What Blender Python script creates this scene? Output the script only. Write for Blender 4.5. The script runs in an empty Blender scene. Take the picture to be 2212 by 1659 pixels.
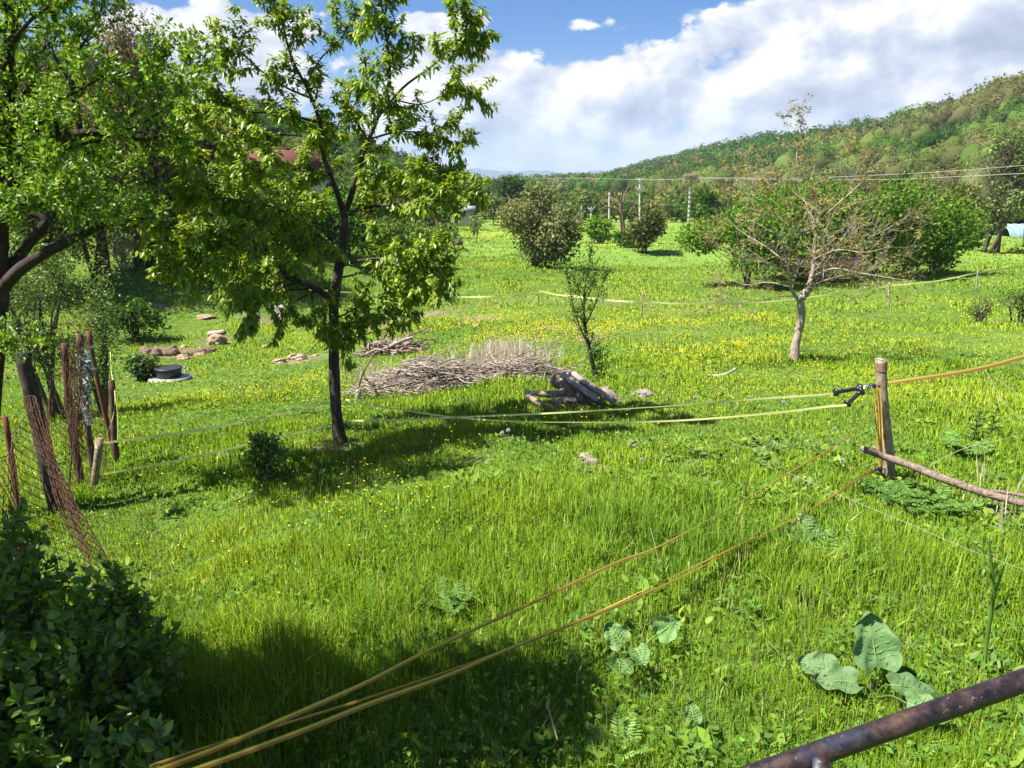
import bpy, math, random
import numpy as np
from mathutils import Vector
random.seed(7)
rng = np.random.default_rng(11)
R = math.radians
scene = bpy.context.scene

# ------------------------------------------------------------------ camera, sky, sun, exposure
CAM = np.array([0.0, 0.0, 2.7]); PITCH = R(14.5); F = 1661.0
cam_d = bpy.data.cameras.new('camera'); cam = bpy.data.objects.new('camera', cam_d)
scene.collection.objects.link(cam); scene.camera = cam
cam.location = CAM.tolist(); cam.rotation_euler = (R(90) - PITCH, 0, 0)
cam_d.sensor_width = 36; cam_d.lens = 36 * F / 2212; cam_d.clip_start = 0.05; cam_d.clip_end = 60000
SUN_DIR = np.array([-0.62, -0.22, 1.0]); SUN_DIR /= np.linalg.norm(SUN_DIR)
sun_d = bpy.data.lights.new('sun', 'SUN'); sun = bpy.data.objects.new('sun', sun_d)
scene.collection.objects.link(sun)
sun_d.energy = 4.6; sun_d.angle = R(0.5); sun_d.color = (1.0, 0.955, 0.88)
sun.rotation_euler = Vector((-SUN_DIR).tolist()).to_track_quat('-Z', 'Y').to_euler()
scene.view_settings.view_transform = 'Standard'; scene.view_settings.look = 'None'
EXPO = 1.6
scene.view_settings.exposure = EXPO; scene.view_settings.gamma = 1.0
scene.cycles.max_bounces = 6; scene.cycles.diffuse_bounces = 3; scene.cycles.glossy_bounces = 2
scene.cycles.transmission_bounces = 4; scene.cycles.volume_bounces = 0; scene.cycles.transparent_max_bounces = 4
scene.cycles.use_denoising = True
scene.cycles.caustics_reflective = False; scene.cycles.caustics_refractive = False

def ray(dx, dy):
    u = (dx - 1106) / F; v = (829.5 - dy) / F
    c, s = math.cos(PITCH), math.sin(PITCH)
    return np.array([u, c + v * s, -s + v * c])
def P(dx, dy, Y):                       # the point of that line of sight at depth Y metres
    d = ray(dx, dy); return CAM + d * (Y / d[1])
def azel(dx, dy):
    d = ray(dx, dy); return math.atan2(d[0], d[1]), math.atan2(d[2], math.hypot(d[0], d[1]))

class NT:                               # small helper that writes node maths
    def __init__(s, tree): s.t = tree; s.n = tree.nodes; s.l = tree.links
    def new(s, typ, **kw):
        n = s.n.new(typ)
        for k, v in kw.items(): setattr(n, k, v)
        return n
    def put(s, sock, v):
        if hasattr(v, 'is_output'): s.l.new(v, sock)
        elif v is not None: sock.default_value = v
    def m(s, op, a, b=None, c=None, clamp=False):
        n = s.n.new('ShaderNodeMath'); n.operation = op; n.use_clamp = clamp
        s.put(n.inputs[0], a); s.put(n.inputs[1], b)
        if c is not None: s.put(n.inputs[2], c)
        return n.outputs[0]
    def noise(s, vec, scale, detail=6, rough=0.5, dist=0.0, out=0):
        n = s.n.new('ShaderNodeTexNoise'); s.put(n.inputs['Vector'], vec)
        n.inputs['Scale'].default_value = scale; n.inputs['Detail'].default_value = detail
        n.inputs['Roughness'].default_value = rough; n.inputs['Distortion'].default_value = dist
        return n.outputs[out]
    def ramp(s, fac, stops, interp='LINEAR'):
        n = s.n.new('ShaderNodeValToRGB'); s.put(n.inputs[0], fac); e = n.color_ramp.elements
        n.color_ramp.interpolation = interp
        while len(e) < len(stops): e.new(0.5)
        for q, (p, c) in zip(e, stops): q.position = p; q.color = (*c, 1) if len(c) == 3 else c
        return n.outputs[0]
    def mix(s, fac, a, b, mode='MIX'):
        n = s.n.new('ShaderNodeMix'); n.data_type = 'RGBA'; n.blend_type = mode
        s.put(n.inputs[0], fac)
        s.put(n.inputs[6], (*a, 1) if isinstance(a, tuple) and len(a) == 3 else a)
        s.put(n.inputs[7], (*b, 1) if isinstance(b, tuple) and len(b) == 3 else b)
        return n.outputs[2]
    def rng(s, v, a, b, c=0.0, d=1.0, smooth=True):
        n = s.n.new('ShaderNodeMapRange'); n.clamp = True
        if smooth: n.interpolation_type = 'SMOOTHSTEP'
        s.put(n.inputs[0], v)
        for i, q in enumerate((a, b, c, d)): n.inputs[i + 1].default_value = q
        return n.outputs[0]

world = bpy.data.worlds.new('World'); scene.world = world; world.use_nodes = True
def build_sky():
    w = NT(world.node_tree); w.n.clear()
    out = w.new('ShaderNodeOutputWorld'); bg = w.new('ShaderNodeBackground')
    w.l.new(bg.outputs[0], out.inputs[0])
    sky = w.new('ShaderNodeTexSky'); sky.sky_type = 'NISHITA'; sky.sun_disc = False
    sky.sun_elevation = math.asin(SUN_DIR[2]); sky.sun_rotation = math.atan2(SUN_DIR[0], SUN_DIR[1])
    sky.altitude = 400; sky.air_density = 1.0; sky.dust_density = 0.3; sky.ozone_density = 3.0
    tc = w.new('ShaderNodeTexCoord'); vec = tc.outputs['Generated']
    sep = w.new('ShaderNodeSeparateXYZ'); w.l.new(vec, sep.inputs[0])
    x, y, z = sep.outputs
    az = w.m('ARCTAN2', x, y)
    el = w.m('ARCTAN2', z, w.m('SQRT', w.m('ADD', w.m('MULTIPLY', x, x), w.m('MULTIPLY', y, y))))
    # clouds flatten towards the horizon: azimuth against a stretched elevation
    cb = w.new('ShaderNodeCombineXYZ')
    w.put(cb.inputs[0], az); w.put(cb.inputs[1], w.m('MULTIPLY', el, 1.45)); w.put(cb.inputs[2], 0.37)
    q = cb.outputs[0]
    off = w.new('ShaderNodeVectorMath', operation='ADD'); w.l.new(q, off.inputs[0]); off.inputs[1].default_value = (-0.018, 0.030, 0)
    n1 = w.noise(q, 6.5, 12, 0.60, 0.08); n2 = w.noise(off.outputs[0], 6.5, 4, 0.5, 0.12)
    nf = w.noise(q, 26.0, 6, 0.6, 0.1)
    dens = None; under = None
    blobs = [(330, 75, 125, 66, 1.15), (455, 82, 110, 72, 1.1), (560, 72, 90, 50, 1.0), (420, 178, 230, 50, 1.0), (640, 190, 260, 40, .7), (960, 48, 130, 30, .75), (870, 130, 170, 40, .7),
             (1010, 105, 110, 20, .7), (1110, 200, 170, 62, 1.15), (1330, 205, 200, 72, 1.15), (1230, 290, 460, 60, 1.05), (1660, 85, 200, 80, 1.15), (1900, 60, 300, 105, 1.3), (2150, 60, 260, 110, 1.3),
             (1800, 175, 520, 70, 1.2), (1720, 255, 480, 60, 1.1), (2170, 160, 150, 60, 1.1), (1215, 54, 60, 22, .42), (1340, 46, 60, 20, .36), (1150, 345, 420, 22, .50), (60, 330, 700, 90, .8), (1080, 140, 40, 16, .8)]
    for (dx, dy, rx, ry, k) in blobs:
        a0, e0 = azel(dx, dy); a1, _ = azel(dx + rx, dy); _, e1 = azel(dx, dy - ry)
        u = w.m('DIVIDE', w.m('SUBTRACT', az, a0), abs(a1 - a0)); v = w.m('DIVIDE', w.m('SUBTRACT', el, e0), abs(e1 - e0))
        r2 = w.m('ADD', w.m('MULTIPLY', u, u), w.m('MULTIPLY', v, v))
        b = w.m('MULTIPLY', w.m('EXPONENT', w.m('MULTIPLY', r2, -0.75)), k)
        ub = w.m('MULTIPLY', b, w.rng(v, -1.1, .55, 1.0, 0.0)); under = ub if under is None else w.m('MAXIMUM', under, ub)
        dens = b if dens is None else w.m('ADD', dens, w.m('MULTIPLY', b, w.m('SUBTRACT', 1.0, dens, clamp=True)))
    # the rest of the sky dome carries scattered cumulus too
    far = w.rng(w.noise(q, 2.2, 3, 0.5), 0.5, 0.68)
    outside = w.rng(w.m('ABSOLUTE', az), 0.62, 0.85)
    high = w.rng(el, 0.28, 0.45)
    far = w.m('MULTIPLY', far, w.m('MAXIMUM', outside, high))
    dens = w.m('MAXIMUM', dens, w.m('MULTIPLY', far, 0.95))
    d1 = w.m('ADD', dens, w.m('MULTIPLY', w.m('SUBTRACT', n1, 0.5), 2.3))
    d1 = w.m('ADD', d1, w.m('MULTIPLY', w.m('SUBTRACT', nf, 0.5), 0.28))
    alpha = w.rng(d1, 0.46, 0.60)
    # relief: density towards the sun minus density here
    rel = w.m('MULTIPLY', w.m('SUBTRACT', n1, n2), 4.6)
    thick = w.rng(d1, 0.85, 1.9)
    shade = w.m('SUBTRACT', w.m('ADD', 0.90, rel), w.m('ADD', w.m('MULTIPLY', thick, 0.22), w.m('MULTIPLY', under, 0.62)), clamp=True)
    ccol = w.ramp(shade, [(0.0, (0.50, 0.57, 0.73)), (0.42, (0.64, 0.71, 0.87)), (0.72, (0.82, 0.87, 0.97)), (1.0, (1.05, 1.05, 1.05))])
    hs = w.new('ShaderNodeHueSaturation'); hs.inputs['Saturation'].default_value = 1.22; hs.inputs['Value'].default_value = 0.098
    w.l.new(sky.outputs[0], hs.inputs['Color'])
    blue = w.mix(1.0, hs.outputs[0], (1.18, 1.24, 1.46), 'MULTIPLY')
    hz = w.rng(el, -0.02, 0.20, 0.62, 0.0)
    blue = w.mix(hz, blue, (0.50, 0.66, 0.93))
    lowfade = w.rng(el, 0.0, 0.11, 0.30, 1.0)
    colr = w.mix(w.m('MULTIPLY', alpha, lowfade), blue, ccol)
    w.l.new(colr, bg.inputs['Color']); bg.inputs['Strength'].default_value = 2 ** -EXPO
build_sky()

# ------------------------------------------------------------------ terrain function
_perm = np.random.default_rng(3).random((256, 256))
def vnoise(x, y):
    x = np.asarray(x, float); y = np.asarray(y, float)
    xi = np.floor(x).astype(int); yi = np.floor(y).astype(int); fx = x - xi; fy = y - yi
    fx = fx * fx * (3 - 2 * fx); fy = fy * fy * (3 - 2 * fy)
    g = lambda a, b: _perm[a & 255, b & 255]
    return (g(xi, yi) * (1 - fx) + g(xi + 1, yi) * fx) * (1 - fy) + (g(xi, yi + 1) * (1 - fx) + g(xi + 1, yi + 1) * fx) * fy
def fbm(x, y, o=4):
    s = 0; a = .5
    for i in range(o): s = s + a * vnoise(x * 2 ** i + 17 * i, y * 2 ** i + 5 * i); a *= .5
    return s
def sst(a, b, v): t = np.clip((v - a) / (b - a), 0, 1); return t * t * (3 - 2 * t)
def terr(x, y):
    x = np.asarray(x, float); y = np.asarray(y, float)
    yy = np.maximum(y, 0)
    z = np.interp(yy, [0, 6.5, 12, 17, 28, 40, 55, 75, 116, 150, 400], [0, 0, -.5, -1.1, -1.9, -2.35, -2.9, -3.7, -4.9, -4.75, -4.8])
    lx = np.maximum(-x, 0)
    z = z - np.minimum(lx * 0.12, 1.0) * sst(2.5, 7, y) * (1 - sst(30, 60, y))
    z = z + sst(23, 46, y) * sst(7, 20, lx) * 4.6 * (1 - sst(90, 150, y)) + sst(40, 58, y) * sst(3.5, 9, lx) * 0.9 * (1 - sst(80, 120, y))
    z = z - 0.9 * np.exp(-((y - 62 - x * .4) / 9) ** 2) * sst(0, 8, x) * (1 - sst(22, 34, x)) + 0.45 * np.exp(-((y - 76 - x * .2) / 7) ** 2) * sst(0, 6, x) * (1 - sst(20, 30, x))
    r = np.hypot(x, y)
    b = (fbm(x * .35, y * .35) - .47) * .30 + (fbm(x * 1.7 + 9, y * 1.7) - .47) * .10
    return z + b * sst(2, 9, r) * (1 + .8 * sst(25, 60, r)) * (1 - sst(200, 300, r))
def G(dx, dy):                          # where that line of sight meets the ground
    d = ray(dx, dy); t = 1.0
    pt = CAM
    for i in range(4000):
        pt = CAM + d * t
        h = pt[2] - float(terr(pt[0], pt[1]))
        if h < 0.002: break
        t += max(h * 0.5, 0.004)
        if t > 700: break
    return pt
def on_ground(x, y, dz=0): return np.array([x, y, float(terr(x, y)) + dz])
def plane_pt(dx, dy, A, B):             # line of sight against the vertical plane through A and B
    d = ray(dx, dy); n = np.array([-(B[1] - A[1]), B[0] - A[0], 0.0])
    return CAM + d * (np.dot(A - CAM, n) / np.dot(d, n))

# ------------------------------------------------------------------ mesh building
class MB:
    def __init__(s): s.v = []; s.c = []; s.f = []; s.n = 0
    def add(s, v, faces, col=(1, 1, 1)):            # faces: list of integer arrays (m,k)
        v = np.asarray(v, float).reshape(-1, 3)
        c = np.asarray(col, float)
        if c.ndim == 1: c = np.tile(c, (len(v), 1))
        s.v.append(v); s.c.append(c)
        for f in faces: s.f.append(np.asarray(f, np.int64) + s.n)
        s.n += len(v)
    def build(s, name, material, parent=None, smooth=True, base=None):
        V = np.concatenate(s.v); C = np.concatenate(s.c)
        if parent is not None and base is None: base = np.array(parent['_base'])
        if base is not None: V = V - np.asarray(base)
        me = bpy.data.meshes.new(name)
        me.vertices.add(len(V)); me.vertices.foreach_set('co', V.astype(np.float32).ravel())
        loops = np.concatenate([f.ravel() for f in s.f]); sizes = np.concatenate([np.full(len(f), f.shape[1]) for f in s.f])
        me.loops.add(len(loops)); me.loops.foreach_set('vertex_index', loops.astype(np.int32))
        me.polygons.add(len(sizes)); me.polygons.foreach_set('loop_start', (np.cumsum(sizes) - sizes).astype(np.int32))
        me.update(calc_edges=True)
        if smooth: me.polygons.foreach_set('use_smooth', np.ones(len(sizes), bool))
        a = me.color_attributes.new('Col', 'FLOAT_COLOR', 'POINT')
        a.data.foreach_set('color', np.concatenate([C, np.ones((len(C), 1))], 1).astype(np.float32).ravel())
        me.materials.append(material)
        o = bpy.data.objects.new(name, me); scene.collection.objects.link(o)
        if parent is not None: o.parent = parent
        elif base is not None: o.location = np.asarray(base).tolist()
        if base is not None: o['_base'] = [float(q) for q in base]
        return o
def tag(o, label=None, cat=None, group=None, kind=None):
    if label: o['label'] = label
    if cat: o['category'] = cat
    if group: o['group'] = group
    if kind: o['kind'] = kind
    return o
def thing(name, label, cat, base, group=None):
    o = bpy.data.objects.new(name, None); scene.collection.objects.link(o); o.empty_display_size = .2
    o.location = np.asarray(base).tolist(); o['_base'] = [float(q) for q in base]
    return tag(o, label, cat, group)
def nrm(a): return a / np.maximum(np.linalg.norm(a, axis=-1, keepdims=True), 1e-9)
def smooth_path(pts, k=4):              # Catmull-Rom
    p = np.asarray(pts, float)
    if len(p) < 3: return np.array([p[0] + (p[-1] - p[0]) * t for t in np.linspace(0, 1, k * 2)])
    q = np.vstack([2 * p[0] - p[1], p, 2 * p[-1] - p[-2]]); out = []
    for i in range(1, len(q) - 2):
        for t in np.linspace(0, 1, k, endpoint=False):
            a, b, c, d = q[i - 1:i + 3]
            out.append(.5 * (2 * b + (c - a) * t + (2 * a - 5 * b + 4 * c - d) * t * t + (3 * b - a - 3 * c + d) * t ** 3))
    out.append(p[-1]); return np.array(out)
def tube(mb, pts, rad, sides=8, col=(1, 1, 1), rough=0.0, cap=True):
    p = np.asarray(pts, float); n = len(p); r = np.interp(np.linspace(0, 1, n), np.linspace(0, 1, len(rad)), rad) if hasattr(rad, '__len__') else np.full(n, rad)
    t = nrm(np.gradient(p, axis=0)); u = np.cross(t[0], [0.3, .2, 1.0]); u = u / max(np.linalg.norm(u), 1e-9)
    U = []
    for i in range(n):
        u = u - t[i] * np.dot(u, t[i]); u = u / max(np.linalg.norm(u), 1e-9); U.append(u)
    U = np.array(U); W = np.cross(t, U); a = np.arange(sides) * 2 * np.pi / sides
    rr = np.repeat(r[:, None], sides, 1)
    if rough:
        sd = rng.random() * 90; ii, jj = np.meshgrid(np.arange(n), np.arange(sides), indexing='ij'); aa = jj * 2 * np.pi / sides
        rr = rr * (1 + (fbm(ii * .45 + np.cos(aa) * 1.3 + sd, np.sin(aa) * 1.3 + ii * .2 + sd, 4) - .47) * 3.2 * rough)
    v = p[:, None] + rr[..., None] * (np.cos(a)[None, :, None] * U[:, None] + np.sin(a)[None, :, None] * W[:, None])
    i, j = np.meshgrid(np.arange(n - 1), np.arange(sides), indexing='ij'); j2 = (j + 1) % sides
    f = np.stack([i * sides + j, i * sides + j2, (i + 1) * sides + j2, (i + 1) * sides + j], -1).reshape(-1, 4)
    fs = [f]
    if cap: fs += [np.arange(sides)[::-1][None], (np.arange(sides) + (n - 1) * sides)[None]]
    mb.add(v.reshape(-1, 3), fs, col)
def ico(sub=3):
    import bmesh
    bm = bmesh.new(); bmesh.ops.create_icosphere(bm, subdivisions=sub, radius=1)
    v = np.array([q.co[:] for q in bm.verts]); f = np.array([[w.index for w in q.verts] for q in bm.faces]); bm.free(); return v, f
ICO = {k: ico(k) for k in (1, 2, 3, 4)}
def blob(mb, c, r, seed=0, rough=.25, freq=1.6, sub=3, col=(1, 1, 1), flat=0.0):
    v, f = ICO[sub]; s = seed * 7.3
    n = fbm(v[:, 0] * freq + s, v[:, 1] * freq + v[:, 2] * freq * 1.3 + s, 4) + fbm(v[:, 2] * freq + 3 + s, v[:, 0] * freq - v[:, 1] * freq + s, 4) - .94
    w = v * (1 + rough * n[:, None] * 1.6); w[:, 2] = np.where(w[:, 2] < -flat if flat else False, -flat, w[:, 2]) if flat else w[:, 2]
    mb.add(np.asarray(c) + w * np.asarray(r), [f], col)
def boxm(mb, c, size, rot=np.eye(3), col=(1, 1, 1)):
    s = np.array([[x, y, z] for x in (-.5, .5) for y in (-.5, .5) for z in (-.5, .5)]) * size
    f = np.array([[0, 1, 3, 2], [4, 6, 7, 5], [0, 4, 5, 1], [2, 3, 7, 6], [0, 2, 6, 4], [1, 5, 7, 3]])
    mb.add(np.asarray(c) + s @ np.asarray(rot).T, [f], col)
def frame(t, up=(0, 0, 1)):             # 3x3 with first column along t
    t = nrm(np.asarray(t, float)); w = np.cross(t, up); w = nrm(w); u = np.cross(w, t); return np.stack([t, w, u], 1)
def rdir(n, zb=0.0): d = rng.normal(size=(n, 3)); d[:, 2] += zb; return nrm(d)
def leaves(mb, p, d, nn, L, W, col, detail=1, fold=.18, curl=.15):
    # p base, d direction, nn rough normal; all (n,3); L, W (n,)
    n = len(p); d = nrm(d); s = nrm(np.cross(d, nn)); u = np.cross(s, d)
    L = np.broadcast_to(L, n)[:, None]; W = np.broadcast_to(W, n)[:, None]
    if detail == 0:
        v = np.stack([p, p + d * L * .5 + s * W * .5, p + d * L - u * L * curl, p + d * L * .5 - s * W * .5], 1)
        f = np.arange(n)[:, None] * 4 + np.array([0, 1, 2, 3]); fs = [f]; k = 4
    elif detail == 1:
        m = p + d * L * .5 - u * W * fold
        v = np.stack([p, p + d * L * .45 + s * W * .5, p + d * L - u * L * curl, p + d * L * .45 - s * W * .5, m], 1)
        b = np.arange(n)[:, None] * 5
        fs = [b + np.array([0, 1, 4]), b + np.array([1, 2, 4]), b + np.array([2, 3, 4]), b + np.array([3, 0, 4])]; k = 5
    else:
        q = lambda a, w, h: p + d * L * a + s * W * w - u * (W * h)
        v = np.stack([p, q(.28, .44, 0), q(.66, .40, .05) - u * L * curl * .45, p + d * L - u * L * curl, q(.66, -.40, .05) - u * L * curl * .45, q(.28, -.44, 0), q(.28, 0, fold), q(.66, 0, fold) - u * L * curl * .45], 1)
        b = np.arange(n)[:, None] * 8
        fs = [b + np.array(t) for t in ([0, 1, 6], [1, 2, 7, 6], [2, 3, 7], [3, 4, 7], [4, 5, 6, 7], [5, 0, 6])]; k = 8
    mb.add(v.reshape(-1, 3), fs, np.repeat(col, k, 0))
def pal(n, cols, jit=.15):              # n colours drawn from a palette
    c = np.array(cols, float)[rng.integers(0, len(cols), n)]
    return c * (1 + (rng.random((n, 1)) - .5) * 2 * jit) * (1 + (rng.random((n, 3)) - .5) * jit * .6)

# ------------------------------------------------------------------ materials
def mat(name, fn):
    m = bpy.data.materials.new(name); m.use_nodes = True; w = NT(m.node_tree); w.n.clear()
    out = w.new('ShaderNodeOutputMaterial'); fn(w, out); return m
def principled(w, out, col, rough=.8, spec=.3, bump=None, bd=.02, metal=0, bstr=.6):
    b = w.new('ShaderNodeBsdfPrincipled'); w.put(b.inputs['Base Color'], (*col, 1) if isinstance(col, tuple) and len(col) == 3 else col)
    w.put(b.inputs['Roughness'], rough); b.inputs['Specular IOR Level'].default_value = spec; w.put(b.inputs['Metallic'], metal)
    if bump is not None:
        n = w.new('ShaderNodeBump'); n.inputs['Distance'].default_value = bd; n.inputs['Strength'].default_value = bstr
        w.put(n.inputs['Height'], bump); w.l.new(n.outputs[0], b.inputs['Normal'])
    w.l.new(b.outputs[0], out.inputs[0]); return b
def attr(w): n = w.new('ShaderNodeAttribute'); n.attribute_name = 'Col'; return n.outputs['Color']
def obj_co(w): return w.new('ShaderNodeTexCoord').outputs['Object']
def leaf_mat(name, trans=.45, gloss=.06, rough=.4, tint=(1.25, 1.2, .35), lift=0.0):
    def fn(w, out):
        c = attr(w); d = w.new('ShaderNodeBsdfDiffuse'); w.l.new(c, d.inputs[0])
        if lift:                        # blades shade like the tuft they stand in
            g = w.new('ShaderNodeNewGeometry'); a = w.new('ShaderNodeVectorMath', operation='SCALE'); w.l.new(g.outputs['Normal'], a.inputs[0]); a.inputs['Scale'].default_value = 1 - lift
            b = w.new('ShaderNodeVectorMath', operation='ADD'); w.l.new(a.outputs[0], b.inputs[0]); b.inputs[1].default_value = (0, 0, lift)
            k = w.new('ShaderNodeVectorMath', operation='NORMALIZE'); w.l.new(b.outputs[0], k.inputs[0]); w.l.new(k.outputs[0], d.inputs['Normal'])
        t = w.new('ShaderNodeBsdfTranslucent'); w.l.new(w.mix(1.0, c, tint, 'MULTIPLY'), t.inputs[0])
        mx = w.new('ShaderNodeMixShader'); mx.inputs[0].default_value = trans; w.l.new(d.outputs[0], mx.inputs[1]); w.l.new(t.outputs[0], mx.inputs[2])
        g = w.new('ShaderNodeBsdfGlossy'); g.inputs['Roughness'].default_value = rough; g.inputs[0].default_value = (1, 1, 1, 1)
        m2 = w.new('ShaderNodeMixShader'); m2.inputs[0].default_value = gloss
        w.l.new(mx.outputs[0], m2.inputs[1]); w.l.new(g.outputs[0], m2.inputs[2]); w.l.new(m2.outputs[0], out.inputs[0])
    return mat(name, fn)
M = {}
M['leaf'] = leaf_mat('leaf', .42, .028, .45)
M['grass'] = leaf_mat('grass_blades', .38, .006, .5, (1.35, 1.2, .3), .62)
M['far_leaf'] = leaf_mat('far_leaf', .33, .0, .6)
def bark(name, c1, c2, scale=30, bd=.012, stretch=.25):
    bd *= .35
    def fn(w, out):
        mp = w.new('ShaderNodeMapping'); w.l.new(obj_co(w), mp.inputs[0]); mp.inputs['Scale'].default_value = (1, 1, stretch)
        n = w.noise(mp.outputs[0], scale, 6, .65, .6); n2 = w.noise(obj_co(w), scale * .25, 3, .5)
        c = w.ramp(n, [(.32, c1), (.62, c2)]); c = w.mix(w.rng(n2, .5, .7, 0, .45), c, tuple(min(1, q * 1.5 + .03) for q in c2))
        c = w.mix(1.0, c, attr(w), 'MULTIPLY')
        principled(w, out, c, .9, .15, n, bd)
    return mat(name, fn)
M['cherry_bark'] = bark('cherry_bark', (.018, .014, .012), (.075, .06, .052), 34)
M['grey_bark'] = bark('grey_bark', (.11, .095, .08), (.30, .27, .235), 40)
M['brown_bark'] = bark('brown_bark', (.035, .026, .02), (.11, .085, .066), 30)
M['post_bark'] = bark('post_bark', (.13, .10, .065), (.30, .245, .165), 42, .006, .6)
M['dead_wood'] = bark('dead_wood', (.12, .10, .085), (.38, .33, .28), 45, .01, .5)
M['rot_wood'] = bark('rotten_wood', (.09, .065, .05), (.26, .195, .15), 22, .02, .5)
M['plank'] = bark('weathered_plank', (.13, .115, .10), (.33, .295, .25), 28, .01, 1)
M['rot_post'] = bark('rotten_post', (.03, .018, .012), (.13, .075, .05), 26, .015)
def _stone(w, out):
    n = w.noise(obj_co(w), 9, 7, .65); n2 = w.noise(obj_co(w), 2.5, 3)
    c = w.mix(w.rng(n2, .4, .65), w.ramp(n, [(.3, (.15, .12, .085)), (.7, (.36, .29, .22))]), (.27, .24, .205)); c = w.mix(1.0, c, attr(w), 'MULTIPLY')
    principled(w, out, c, .92, .2, n, .03)
M['stone'] = mat('sandstone', _stone)
def _soil(w, out):
    n = w.noise(obj_co(w), 14, 8, .7); principled(w, out, w.ramp(n, [(.3, (.075, .05, .032)), (.7, (.22, .165, .115))]), .95, .1, n, .04)
M['soil'] = mat('soil', _soil)
def _ground(w, out):
    g = w.new('ShaderNodeNewGeometry').outputs['Position']
    n = w.noise(g, 6.5, 8, .7); n2 = w.noise(g, .23, 5, .6); n3 = w.noise(g, .03, 4, .6)
    c = w.ramp(n, [(.28, (.028, .052, .010)), (.5, (.065, .125, .020)), (.72, (.12, .185, .035))])
    c = w.mix(w.rng(n2, .42, .66, 0, .55), c, (.135, .19, .028))
    c2 = w.ramp(w.noise(g, 1.1, 7, .75), [(.3, (.085, .16, .026)), (.55, (.15, .25, .04)), (.75, (.23, .30, .06))])
    c2 = w.mix(w.rng(n3, .52, .62, 0, .5), c2, (.36, .33, .03))
    sp = w.new('ShaderNodeVectorMath', operation='LENGTH'); w.l.new(g, sp.inputs[0])
    c = w.mix(w.rng(sp.outputs['Value'], 45, 85), c, c2)
    dirt = w.new('ShaderNodeSeparateColor'); w.l.new(attr(w), dirt.inputs[0])
    ds = w.m('MULTIPLY', dirt.outputs[0], w.rng(w.noise(g, 5, 5, .6), .35, .55))
    c = w.mix(ds, c, w.ramp(n, [(.3, (.10, .07, .045)), (.7, (.27, .205, .14))]))
    principled(w, out, c, .95, .08, n, .08)
M['ground'] = mat('ground', _ground)
def plain(name, col, rough=.5, spec=.4, metal=0, noise_amt=.25, scale=20, bd=.002):
    def fn(w, out):
        n = w.noise(obj_co(w), scale, 5, .6); c = w.mix(w.m('MULTIPLY', n, noise_amt * 2), tuple(q for q in col), tuple(q * .45 for q in col))
        principled(w, out, w.mix(1.0, c, attr(w), 'MULTIPLY'), rough, spec, n, bd, metal)
    return mat(name, fn)
M['black_plastic'] = plain('black_plastic', (.018, .018, .02), .28, .5)
M['steel'] = plain('galvanised_steel', (.6, .6, .62), .3, .5, 1)
M['concrete'] = plain('concrete', (.46, .43, .38), .9, .2, 0, .35, 6, .01)
M['white'] = plain('white_paint', (.50, .50, .47), .8)
M['rustmesh'] = plain('rusty_wire', (.12, .06, .038), .85, .2, 0, .5, 30)
M['rustred'] = plain('rusty_red_steel', (.17, .06, .04), .8, .2, 0, .5, 18)
M['roof_red'] = plain('red_roof', (.13, .045, .036), .85, .2, 0, .4, 3)
M['roof_blue'] = plain('blue_grey_sheet', (.22, .34, .38), .5, .4, 0, .3, 2)
M['lid'] = plain('dark_lid', (.030, .036, .046), .45, .4)
M['yellow'] = leaf_mat('petal_yellow', .3, .04, .3, (1, 1, 1))
M['straw'] = leaf_mat('dry_straw', .3, .01, .6, (1, 1, 1))
M['white_fluff'] = leaf_mat('seed_fluff', .5, .0, .6, (1, 1, 1))
M['petal'] = M['yellow']
M['wire'] = plain('cable', (.42, .43, .42), .6)
def _tape(w, out):
    u = w.new('ShaderNodeUVMap'); s = w.new('ShaderNodeSeparateXYZ'); w.l.new(u.outputs[0], s.inputs[0])
    orange = w.mix(w.noise(obj_co(w), 4, 3), (.32, .12, .04), (.46, .22, .09)); yel = w.mix(w.noise(obj_co(w), 3, 3), (.50, .50, .06), (.62, .60, .16))
    c = w.mix(w.rng(s.outputs[1], .46, .54), orange, yel); c = w.mix(w.rng(s.outputs[1], .86, .90), c, (.55, .3, .08))
    rib = w.m('SINE', w.m('MULTIPLY', s.outputs[0], 1100.0)); st = w.m('SINE', w.m('MULTIPLY', s.outputs[1], 60.0))
    c = w.mix(w.rng(w.m('ADD', rib, st), .3, 1.6, 0, .35), c, (.30, .20, .05)); c = w.mix(1.0, c, attr(w), 'MULTIPLY')
    d = w.new('ShaderNodeBsdfDiffuse'); w.l.new(c, d.inputs[0]); t = w.new('ShaderNodeBsdfTranslucent'); w.l.new(c, t.inputs[0])
    mx = w.new('ShaderNodeMixShader'); mx.inputs[0].default_value = .3; w.l.new(d.outputs[0], mx.inputs[1]); w.l.new(t.outputs[0], mx.inputs[2]); w.l.new(mx.outputs[0], out.inputs[0])
def _tape2(w, out):
    u = w.new('ShaderNodeUVMap'); s = w.new('ShaderNodeSeparateXYZ'); w.l.new(u.outputs[0], s.inputs[0])
    yel = w.mix(w.noise(obj_co(w), 3, 3), (.80, .80, .26), (.88, .86, .42)); c = w.mix(w.rng(w.m('SINE', w.m('MULTIPLY', s.outputs[1], 50.0)), .2, .9, 0, .35), yel, (.40, .40, .12))
    d = w.new('ShaderNodeBsdfDiffuse'); w.l.new(c, d.inputs[0]); t = w.new('ShaderNodeBsdfTranslucent'); w.l.new(c, t.inputs[0])
    mx = w.new('ShaderNodeMixShader'); mx.inputs[0].default_value = .35; w.l.new(d.outputs[0], mx.inputs[1]); w.l.new(t.outputs[0], mx.inputs[2]); w.l.new(mx.outputs[0], out.inputs[0])
M['pale_tape'] = mat('pale_fence_tape', _tape2)
M['tape'] = mat('woven_fence_tape', _tape)
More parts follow.
